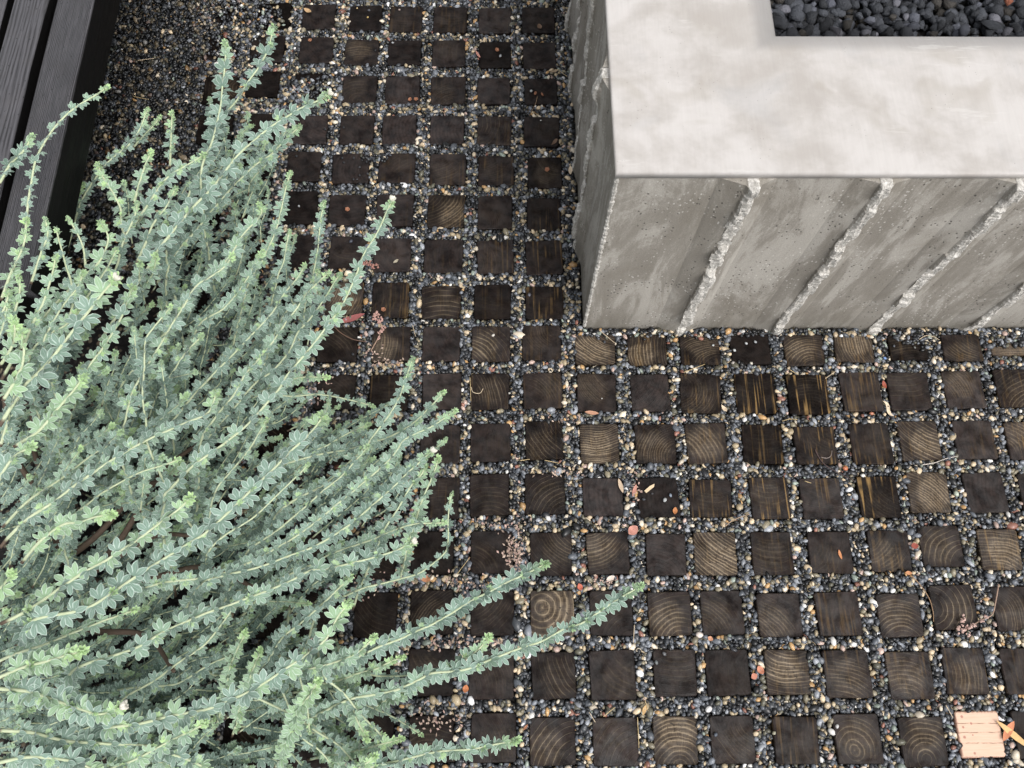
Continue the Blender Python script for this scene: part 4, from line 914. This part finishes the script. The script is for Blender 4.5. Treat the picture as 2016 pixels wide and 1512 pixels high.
# the 300 leaves that show largest are pieces of their own, the rest one mass of foliage
def seen_size(i):
    si, k, R, p, s, t, h = LEAVES[i]
    d = np.array(p)-CAM; z = d @ fw; x, y = W/2+F*(d @ rt)/z, H/2-F*(d @ up)/z
    vis = 1.0 if (-10 < x < W and -10 < y < H) else 0.0
    return vis*(1.0 if h else .3)*s/z*(1+.6*p[2])
order = sorted(range(len(LEAVES)), key=seen_size, reverse=True); single = set(order[:300])
fV, fT, fE, fC = [], [], [], []; off = 0
for i, (si, k, R, p, s, t, h) in enumerate(LEAVES):
    if i in single and STEMS[si] is not None:
        o = link('leaf', leaf_mesh(k, max(0, min(3, int(round(t*3))))), STEMS[si])
        mm = Matrix.Identity(4)
        for a in range(3):
            for b_ in range(3): mm[a][b_] = R[a, b_]*s
            mm[a][3] = p[a]-CR[a]
        o.matrix_local = mm
    else:
        V, E, T = LS[k]; fV.append((V*s) @ R.T+p-CR); fT.append(T+off); off += len(V); fE.append(E); fC.append(np.full(len(V), t))
print('leaves', len(LEAVES), 'stems', len(STEMS), 'fill', nfill)
tag(link('foliage', tri_mesh('foliage', np.concatenate(fV), np.concatenate(fT), M_LEAF, True, {'edge': np.concatenate(fE), 'tint': np.concatenate(fC)}), shrub), kind='stuff')
# ------------------------------------------------------------------ small things lying about
GZ = 0.0015
def blade(x, y, length, width, ang, col, curl=.25, shape=1.0, z=GZ, bend=0.0):
    """dry leaf: a bent, folded blade with a midrib; ang in photo degrees, anticlockwise from right"""
    n = 9; V = []; Fc = []; r = random
    for i in range(n):
        q = i/(n-1); w = width*.5*math.sin(math.pi*min(1, max(0, q**shape)))**.75
        yy = bend*length*math.sin(q*math.pi*(2 if bend > .09 else 1)); zz = curl*width*(.5+.5*math.cos(q*6.28))*.6+.001
        for s, k in ((-1, .30), (0, 0), (1, .30)): V.append(((q-.5)*length, yy+s*w, zz+k*w*curl*2+r.random()*.0004))
    for i in range(n-1):
        for k in (0, 1): Fc.append((i*3+k, i*3+k+1, i*3+k+4, i*3+k+3))
    me = mesh('dead_leaf', V, Fc, leafmat(col), True)
    sol = None
    p = U(x, y, z); o = link('dead_leaf', me, None, tuple(p)); o.rotation_euler = (random.gauss(0, .08), random.gauss(0, .08), math.radians(ang)); return o
MATC = {}
def leafmat(col):
    if col not in MATC: MATC[col] = mat_plain('dry_leaf', col, .65, .3, 160)
    return MATC[col]
TAN, OR, RED, PINK, PALE, BRN = (.46,.30,.16), (.50,.21,.09), (.30,.075,.045), (.46,.22,.17), (.66,.53,.38), (.16,.10,.065)
for a, lab, nm in (
 ((606,22,.024,.012,-28,TAN,.4), 'curled tan leaf on the top block beyond the tallest shrub stem', 0),
 ((941,108,.026,.0065,-62,PINK,.3), 'slim pink dry leaf leaning on the edge of a block near the planter', 0),
 ((1062,54,.017,.013,-70,BRN,.5), 'ragged brown leaf scrap on the block at the top beside the planter', 0),
 ((1091,281,.026,.009,52,BRN,.4,1.5), 'dull brown wedge of leaf across a block corner by the planter', 0),
 ((1123,336,.026,.010,88,PALE,.3), 'pale tan almond leaf on the gravel against the planter', 0),
 ((693,628,.066,.0155,18,(.30,.10,.095),.35), 'long dusky red leaf at the edge of the shrub', 0),
 ((512,475,.024,.0075,-4,TAN,.3), 'small tan leaf between stems at the top edge of the shrub', 0),
 ((1748,805,.042,.0085,-62,PALE,.3,1.0,GZ,.10), 'wavy cream leaf in the joint below the planter', 0),
 ((1740,758,.020,.009,-80,RED,.4), 'crumpled dark red leaf in the joint above the wavy cream leaf', 0),
 ((1425,804,.020,.009,-58,PALE,.4,1.5), 'pale torn leaf piece between two blocks streaked with tan', 0),
 ((1653,1092,.021,.0065,-80,OR,.35), 'bright orange leaf sliver in the middle of a dark block', 0),
 ((1994,1446,.078,.0125,-42,(.58,.37,.16),.3), 'long yellow leaf lying across the corner of the pale block', 0),
 ((1984,1439,.046,.014,52,(.52,.20,.10),.3), 'broad orange leaf under the long yellow leaf beside the pale block', 0),
 ((1245,1045,.026,.020,40,PINK,.5), 'torn pink leaf at the upper right corner of a worn block', 0),
 ((1142,1156,.015,.011,-75,(.48,.13,.08),.3), 'small round red leaf between two shrub tips', 0),
 ((1202,1139,.020,.010,25,(.70,.60,.52),.4), 'whitish pink leaf scrap just above the longest shrub tip', 0),
 ((1329,1006,.016,.010,80,(.42,.17,.06),.4), 'rusty leaf scrap on the corner of the block with the wood splinter', 0),
 ((1165,813,.032,.009,-6,(.42,.22,.14),.3), 'pinkish strip of bark beneath a dark block below the planter corner', 0),
 ((1222,957,.034,.009,-76,(.50,.38,.27),.3), 'tan bark strip along the right edge of a plain block', 0),
 ((1249,966,.028,.008,70,PINK,.4), 'frayed pinkish leaf in the joint left of the wood splinter', 0),
 ((1497,1319,.018,.013,-60,(.50,.20,.12),.3), 'orange round leaf, upper of the two in one joint', 0),
 ((1484,1331,.014,.012,30,(.44,.18,.12),.3), 'orange round leaf, lower of the two in one joint', 0),
 ((838,1140,.024,.013,-18,(.50,.23,.12),.4), 'orange leaf on the gravel beneath the thin curving stem', 0),
 ((1800,1075,.016,.013,5,(.26,.06,.04),.2), 'squarish dark red leaf wedged between two ringed blocks', 0),
 ((1398,1257,.012,.009,-30,(.48,.24,.14),.3), 'small orange leaf beside a white pebble under a dark block', 0),
 ((1788,1128,.014,.008,-8,(.48,.22,.10),.3), 'orange leaf at the end of the long curved twig', 0),
 ((1268,1398,.022,.008,65,(.50,.33,.15),.4), 'tan leaf beneath the crossed straws between two lower blocks', 0),
 ((917,1356,.016,.012,78,(.46,.17,.07),.4), 'orange brown leaf in the joint under the longest shrub stem', 0),
 ((1091,141,.030,.007,24,(.34,.26,.17),.5), 'curled grey tan leaf on the gravel above the seed cup with a stalk', 0),
 ((780,515,.015,.007,35,(.36,.32,.24),.6), 'tiny grey leaf scrap like a moth on a smooth block', 0),
 ((1035,1432,.014,.005,50,(.34,.15,.08),.4), 'narrow brown leaf in the bottom joint beside a ringed block', 0),
):
    tag(blade(*a), lab, 'leaf', 'fallen leaves on the path')
# wood splinter
def slab(name, x, y, L, w, h, ang, col, lab, cat):
    V = []; 
    for z in (0, h):
        for px_, py_ in ((-.5, -.5), (.32, -.5), (.5, .1), (.1, .42), (-.5, .3)): V.append((px_*L, py_*w, z*(1-.3*abs(px_))))
    Fc = [(4,3,2,1,0),(5,6,7,8,9)]+[(i, (i+1) % 5, 5+(i+1) % 5, 5+i) for i in range(5)]
    o = link(name, mesh(name, V, Fc, leafmat(col), False), None, tuple(U(x, y, .0025))); o.rotation_euler = (0, 0, math.radians(ang)); tag(o, lab, cat)
slab('wood_splinter', 1279, 961, .027, .0075, .004, 37, (.62, .48, .31), 'cream wood splinter lying on a dark block', 'splinter')
# seed cups
def cup(x, y, rad, lab, tilt=.3):
    n = 10; prof = [(.15, 0), (.7, .12), (1.0, .55), (1.06, .95), (.86, .92), (.6, .5), (.0, .35)]; V = []; Fc = []
    for rr, zz in prof:
        for k in range(n): 
            a = 6.283*k/n; j = 1+(.12*math.cos(5*a) if zz > .8 else 0); V.append((rr*j*rad*math.cos(a), rr*j*rad*math.sin(a), zz*rad*.95))
    for i in range(len(prof)-1):
        for k in range(n): Fc.append((i*n+k, i*n+(k+1) % n, (i+1)*n+(k+1) % n, (i+1)*n+k))
    Fc.append(tuple(range(n-1, -1, -1)))
    o = link('seed_cup', mesh('seed_cup', V, Fc, leafmat((.30, .135, .075)), True), None, tuple(U(x, y, .003)))
    o.rotation_euler = (random.gauss(0, tilt), random.gauss(0, tilt), random.random()*6); return tag(o, lab, 'seed cup', 'fallen brown seed cups')
cup(611, 81, .0052, 'brown seed cup on a bare block near the top of the shrub')
cup(978, 99, .0050, 'brown seed cup on the block with the pink leaf')
cup(808, 197, .0050, 'brown seed cup, left one of a pair on a block corner', .6)
cup(819, 197, .0052, 'brown seed cup, right one of a pair on a block corner', .7)
cup(1056, 184, .0045, 'brown seed cup with a long thin stalk beside it', .7)
cup(1066, 187, .0050, 'tipped orange brown seed cup next to the stalked one', 1.0)
cup(1078, 335, .0058, 'brown seed cup on the finely ringed block by the planter', .2)
cup(684, 413, .0052, 'brown seed cup in the middle of a plain block beside a shrub stem', .2)
cup(755, 611, .0054, 'brown seed cup beside the pink dried flower spray', .2)
# twigs and straws
def twig(name, pts, r0, r1, col, lab, cat, z=.0035, group=None, arch=0.0):
    P = np.array([U(x, y, z) for x, y in pts]); Q = spline(P, .004); n = len(Q); Q[:, 2] += arch*np.sin(np.linspace(0, math.pi, n))
    o_ = Q[0].copy(); V, Fc = tube(Q-o_, np.linspace(r0, r1, n), 5)
    return tag(link(name, mesh(name, V, Fc, leafmat(col), True), None, tuple(o_)), lab, cat, group)
STRAW, DRK, WHT = (.50,.38,.20), (.07,.045,.042), (.58,.52,.46)
G = 'dry straws and twigs on the path'
twig('twig', [(1058,190),(1054,205),(1042,228)], .0009, .0006, (.30,.20,.12), 'thin stalk trailing down from the tipped seed cup', 'twig', group=G)
twig('twig', [(1604,884),(1612,900),(1624,915),(1645,928),(1668,940),(1684,948)], .0013, .0007, DRK, 'dark forked twig hooked over the foot of a block', 'twig', group=G)
twig('twig', [(1616,900),(1628,902),(1636,897),(1638,886)], .0010, .0006, (.22,.18,.16), 'grey hooked twig curving up from the dark forked twig', 'twig', .004, group=G)
twig('twig', [(1816,915),(1840,911),(1862,903),(1885,898)], .0010, .0007, WHT, 'whitish twig below a pale streaked block', 'twig', group=G)
twig('twig', [(1428,1036),(1440,1026),(1458,1018),(1476,1012)], .0012, .0008, (.34,.24,.16), 'bent brown twig between two dark blocks', 'twig', .005, group=G)
twig('twig', [(1795,1133),(1815,1156),(1830,1180),(1837,1205),(1838,1224)], .0011, .0008, (.30,.19,.11), 'long curved twig hugging the left side of a ringed block', 'twig', .005, group=G)
twig('twig', [(655,640),(672,656),(695,668),(722,673)], .0016, .0011, (.14,.085,.06), 'curved brown twig at the edge of the shrub below the red leaf', 'twig', .005, group=G)
for i, (pts, lab) in enumerate((
 ([(1180,650),(1210,675)], 'straw slanting over a worn block at the planter foot'), ([(1346,733),(1388,717)], 'straw under the third block along the planter'),
 ([(1553,727),(1572,738)], 'short straw above a tan streaked block'), ([(1625,745),(1645,731)], 'straw over the upper right corner of a streaked block'),
 ([(1072,906),(1101,912)], 'pinkish straw along the foot of a curved ring block'), ([(1024,907),(1043,904)], 'short orange straw left of the pinkish straw'),
 ([(1249,1230),(1247,1265)], 'upright straw at the side of a block under the longest shrub tip'), ([(1188,1411),(1211,1392)], 'straw slanting up in a joint near the bottom'),
 ([(1255,1412),(1258,1472)], 'long straw down the right edge of a bottom block'), ([(1862,1388),(1876,1413)], 'straw pointing at the corner of the pale block'),
 ([(900,1130),(925,1097)], 'thin straw beside the arching shrub stem'), ([(1540,829),(1555,825),(1570,826)], 'white bent straw above a dark block'),
 ([(1810,668),(1822,661),(1838,663),(1849,669)], 'arched white straw on the gravel at the planter foot'), ([(1101,139),(1117,151)], 'tan straw in the gravel beside the planter'),
 ([(1005,72),(1012,60)], 'short pale straw between two top blocks'), ([(271,119),(303,115)], 'pale straw in the dark gravel by the bench'),
 ([(262,190),(293,196)], 'thin pale straw in the dark gravel above the shrub'), ([(1010,22),(1005,10)], 'stubby tan straw at the very top between blocks'),
 ([(1160,1402),(1172,1422)], 'straw crossing the gravel above a bottom block'), ([(1270,1378),(1276,1400)], 'upright straw above the tan leaf'),
 ([(1584,947),(1597,951)], 'tiny white straw on a bluish streaked block'), ([(928,762),(931,772),(945,774),(951,765)], 'curly hair thin straw on a finely ringed block'),
 ([(925,742),(926,760),(927,790)], 'hair thin straw down the left edge of the finely ringed block'), ([(960,1290),(940,1296)], 'straw caught under the longest shrub stem'),
 ([(812,640),(818,662)], 'straw in the gravel near the pink dried flower spray'))):
    twig('straw', pts, .00085, .0006, STRAW if i % 3 else (.58,.47,.33), lab, 'straw', .0045, group=G)
# dried flower sprays: stalk plus crumpled florets
def spray(pts, florets, lab, col):
    P = np.array([U(x, y, .006) for x, y in pts]); o_ = P[0].copy(); e = tag(link('dried_flower_spray', None, None, tuple(o_)), lab, 'dried flower', 'dried flower sprays')
    Q = spline(P, .004); V, Fc = tube(Q-o_, np.linspace(.0014, .0009, len(Q)), 5); link('stalk', mesh('stalk', V, Fc, leafmat((.33,.22,.16)), True), e)
    for x, y, n, rad in florets:
        c = U(x, y, .006)
        V = []; Fc = []
        for k in range(n):
            q = c+np.array([random.gauss(0, rad), random.gauss(0, rad), random.random()*.006]); r_ = random.uniform(.0016, .0034)
            vv = OV*(1+np.random.default_rng(k).normal(0, .25, (len(OV), 1)))*r_; Fc += [tuple(int(a)+len(V) for a in f) for f in OT]; V += [tuple(p) for p in vv+q-o_]
        link('floret', mesh('floret', V, Fc, leafmat(col), False), e)
spray([(1966,1150),(1960,1185),(1953,1210),(1930,1222),(1900,1240)], [(1893,1242,9,.004),(1895,1222,9,.004),(1902,1234,6,.003),(1930,1222,6,.0035),(1915,1233,6,.003),(1905,1248,5,.003),(1942,1215,4,.002)], 'pink dried flower spray on a long stalk across a ringed block', (.52,.36,.31))
spray([(730,691),(742,670),(749,655),(750,640),(743,618)], [(742,620,9,.0035),(748,632,10,.004),(752,645,8,.0035),(750,655,6,.002),(747,666,5,.002),(738,627,6,.004)], 'pink dried flower spray at the edge of the shrub', (.46,.28,.24))
spray([(716,505),(728,520),(745,524)], [(724,518,12,.005),(733,525,8,.004),(745,524,4,.002),(718,508,5,.003)], 'crumbled reddish dried flower beside the upright shrub stem', (.34,.17,.14))
# loose pebbles lying on the blocks
DK, GY, LG, WH, YL = (.018,.019,.022), (.10,.105,.12), (.34,.35,.36), (.70,.69,.66), (.45,.33,.17)
def stone(x, y, L, col, lab, grp, z=.0035):
    k = random.randrange(6); V = OV*(1+np.random.default_rng(900+k).normal(0, .07, (len(OV), 1)))*np.array([.45, .34, .27])*L
    o = link('pebble', tri_mesh('pebble', V, OT, M_PEB, True, color=np.tile(col, (len(V), 1))), None, tuple(U(x, y, z))); o.rotation_euler = (random.gauss(0, .15), random.gauss(0, .15), random.random()*6.28)
    return tag(o, lab, 'pebble', grp)
SCAT = 'dark pebbles strewn over one block'
for x, y, l, w in ((673.5,311,.010,'upper left'),(676.5,320,.009,'second from upper left, touching the first'),(696.5,311,.009,'middle of the top row'),(713,315.5,.009,'right of the top row'),(708,329,.008,'standing alone right of centre'),(708.5,345,.0085,'low on the right'),(696,353,.009,'left of two at the bottom'),(703,353,.0065,'smaller right one of two at the bottom'),(725,306,.010,'at the upper right corner'),(722,318,.009,'just below the upper right corner'),(724,342,.008,'halfway down the right edge')):
    stone(x, y, l, DK if l > .0082 else (.05,.052,.058), 'dark pebble of the scatter over one block, '+w, SCAT)
G2 = 'loose pebbles on the blocks'
for x, y, l, c, lab in (
 (703,16,.008,YL,'tan pebble on the topmost block that carries several stones'),(726.5,20,.010,GY,'grey oval pebble at the top of the block with a yellow stone'),(724,12,.009,DK,'black pebble behind the grey oval one at the picture top'),
 (724,34,.0075,(.5,.36,.13),'yellow pebble on a dark block at the top'),(786,19,.008,(.34,.26,.23),'pinkish grey pebble on a streaked top block'),(541,23,.009,DK,'black pebble on the half buried top block'),
 (535,33,.009,(.46,.28,.22),'pink pebble on the half buried top block'),(539,15,.008,(.50,.38,.25),'tan pebble at the upper edge of the half buried top block'),(773,84,.009,LG,'pale grey pebble on the upper edge of a plain block'),
 (739,99,.008,DK,'black pebble at the right edge of the block with a small white scar'),(985,110,.0105,LG,'light grey pebble below the seed cup near the pink leaf'),(1046,179,.0105,(.46,.48,.48),'pale pebble beside the tipped seed cup'),
 (1065,237,.006,WH,'tiny white chip on a block close to the planter'),(583.5,307.5,.010,DK,'black pebble on the corner of a block half hidden by the shrub'),(676.5,251,.009,DK,'black pebble at the left edge of a plain upper block'),
 (640,254,.011,DK,'black pebble on the right edge of the block under the budded stem'),(768,305,.012,(.04,.043,.055),'largest dark pebble of the three spilled on a block corner'),(761.5,312.5,.010,DK,'lowest dark pebble of the three spilled on a block corner'),
 (754,305,.009,DK,'leftmost dark pebble of the three spilled on a block corner'),(588.5,405.5,.008,LG,'pale pebble on the dark block left of two thin shrub stems'),(691,475,.0125,(.06,.066,.085),'blue grey pebble at the top of a block beside a shrub stem'),
 (694.5,697,.009,(.03,.032,.036),'black pebble low on the block beneath the curved brown twig'),(1042,580,.012,(.12,.12,.14),'angular grey stone on a streaked block beside the planter'),(1178.5,667,.008,GY,'grey pebble beside the straw on the worn block at the planter corner'),
 (1190,673,.009,(.04,.043,.05),'dark pebble at the top of the worn block at the planter corner'),(1269,668,.008,DK,'dark pebble at the top of the red brown block by the planter'),(1404,679.5,.0085,(.40,.41,.41),'pale round pebble on the right of a ringed block by the planter'),
 (1469,676,.009,(.44,.45,.45),'pale pebble in the middle of the black block by the planter'),(1487,673,.0095,LG,'upper right pale pebble on the black block by the planter'),(1446,689.5,.010,(.48,.49,.49),'lower left pale pebble on the black block by the planter'),
 (1479,715,.010,(.50,.47,.40),'cream pebble at the foot of the black block by the planter'),(1443,714,.010,(.36,.33,.30),'beige pebble at the lower left corner of the black block'),(1185,784.5,.004,WH,'tiny white grain on a dark block below the planter corner'),
 (1760,681,.008,GY,'left grey pebble on the block half covered with gravel'),(1801,684,.008,(.14,.14,.13),'right grey pebble on the block half covered with gravel'),(1267,983,.010,(.05,.053,.06),'dark pebble left of the pale one below the wood splinter'),
 (1309,984,.0125,(.36,.37,.37),'pale oval pebble below the wood splinter'),(1320,975,.010,(.20,.23,.28),'bluish angular stone right of the wood splinter'),(1284,972,.006,(.05,.05,.055),'tiny dark pebble just under the wood splinter'),
 (1308,1287,.011,(.12,.12,.125),'upper grey pebble on the faintly ringed lower block'),(1292,1304,.011,(.13,.14,.14),'lower grey pebble at the left of the faintly ringed lower block'),(1409,1446,.010,(.085,.10,.125),'round blue grey pebble on a bottom block'),
 (1524,1443,.010,(.30,.28,.20),'olive pebble at the left edge of a bottom block'),(1648,1430,.010,(.50,.49,.48),'white angular chip on a ringed bottom block'),(998,929,.011,WH,'white pebble at the upper right corner of a ringed block'),
 (1377,1250,.019,(.66,.58,.52),'large white pebble under a dark block'),(1079,1020,.016,WH,'oblong white pebble in the joint below a curved ring block'),(1024,1356,.018,(.62,.54,.42),'cream curved pebble beside the darkest shrub stem'),
 (1298,1031,.015,WH,'large white pebble in the joint below the wood splinter'),(933,304,.016,(.52,.43,.31),'large tan pebble between two blocks in the upper path'),(996,300,.014,(.64,.55,.43),'cream lump of stone above a block near the planter'),
 (1065,379,.011,WH,'white pebble above the streaked block beside the planter'),(1742,705,.010,(.16,.27,.52),'blue chip in the gravel below the planter'),(1915,807,.013,(.70,.66,.62),'white lump below a grey brown block'),(1699,936,.012,WH,'white pebble right of the orange one in a joint'),
 (1664,922,.016,(.46,.16,.08),'orange stone chip below the dark forked twig'),(1883,972,.016,(.42,.46,.37),'pale green pebble right of the block with a pale crack'),(1466,826,.015,(.72,.70,.68),'white angular stone in the joint under a streaked block'),
 (1583,1192,.013,WH,'white pebble between two blocks low in the path'),(1395,1396,.017,(.72,.70,.68),'long white stone at the corner of a bottom block'),(971,660,.010,(.58,.54,.48),'cream pebble by the golden ringed block'),
 (663,222,.011,(.62,.64,.70),'bluish white pebble below the budded shrub tip'),(1716,814,.012,(.42,.17,.10),'rust pebble under a grey brown block'),(1003,774,.007,(.44,.42,.38),'small pale pebble right of the finely ringed block')):
    stone(x, y, l, np.array(c), lab, G2)
# crumbs of dry pink petal in some joints (nobody could count them)
V, T, Cc = [], [], []
for cx_, cy_, rx, ry, n in ((1012,1085,22,50,150),(905,1145,60,18,50),(870,1265,70,14,45),(960,1265,40,12,26),(735,700,20,25,30),(1115,825,60,10,18),(1000,1030,60,12,30),(860,1420,70,22,60),(1100,930,60,14,30),(1250,960,14,30,24),(770,1020,50,30,60),(620,770,40,30,50),(1180,1145,30,10,24),(770,715,30,8,24),(700,1150,60,30,60)):
    for _ in range(n):
        c = U(cx_+random.gauss(0, rx*.5), cy_+random.gauss(0, ry*.5), random.uniform(.001, .005)); a = random.random()*6.28; l, w = random.uniform(.002, .0045), random.uniform(.0012, .0026)
        t = np.array([math.cos(a), math.sin(a), random.gauss(0, .3)]); s = np.array([-math.sin(a), math.cos(a), random.gauss(0, .3)])
        k = len(V); V += [c-t*l, c+s*w+[0, 0, .0007], c+t*l, c-s*w+[0, 0, .0007]]; T += [(k, k+2, k+1), (k, k+3, k+2)]
        q = np.array(random.choice(((.50,.34,.29),(.40,.29,.24),(.30,.22,.17),(.52,.40,.32))))*random.uniform(.6, 1.2); Cc += [q]*4
tag(link('petal_crumbs', tri_mesh('petal_crumbs', V, T, M_FLAKE, False, color=np.array(Cc))), 'crumbs of dry pink petal scattered in the gravel joints beside the shrub', 'petal litter', kind='stuff')
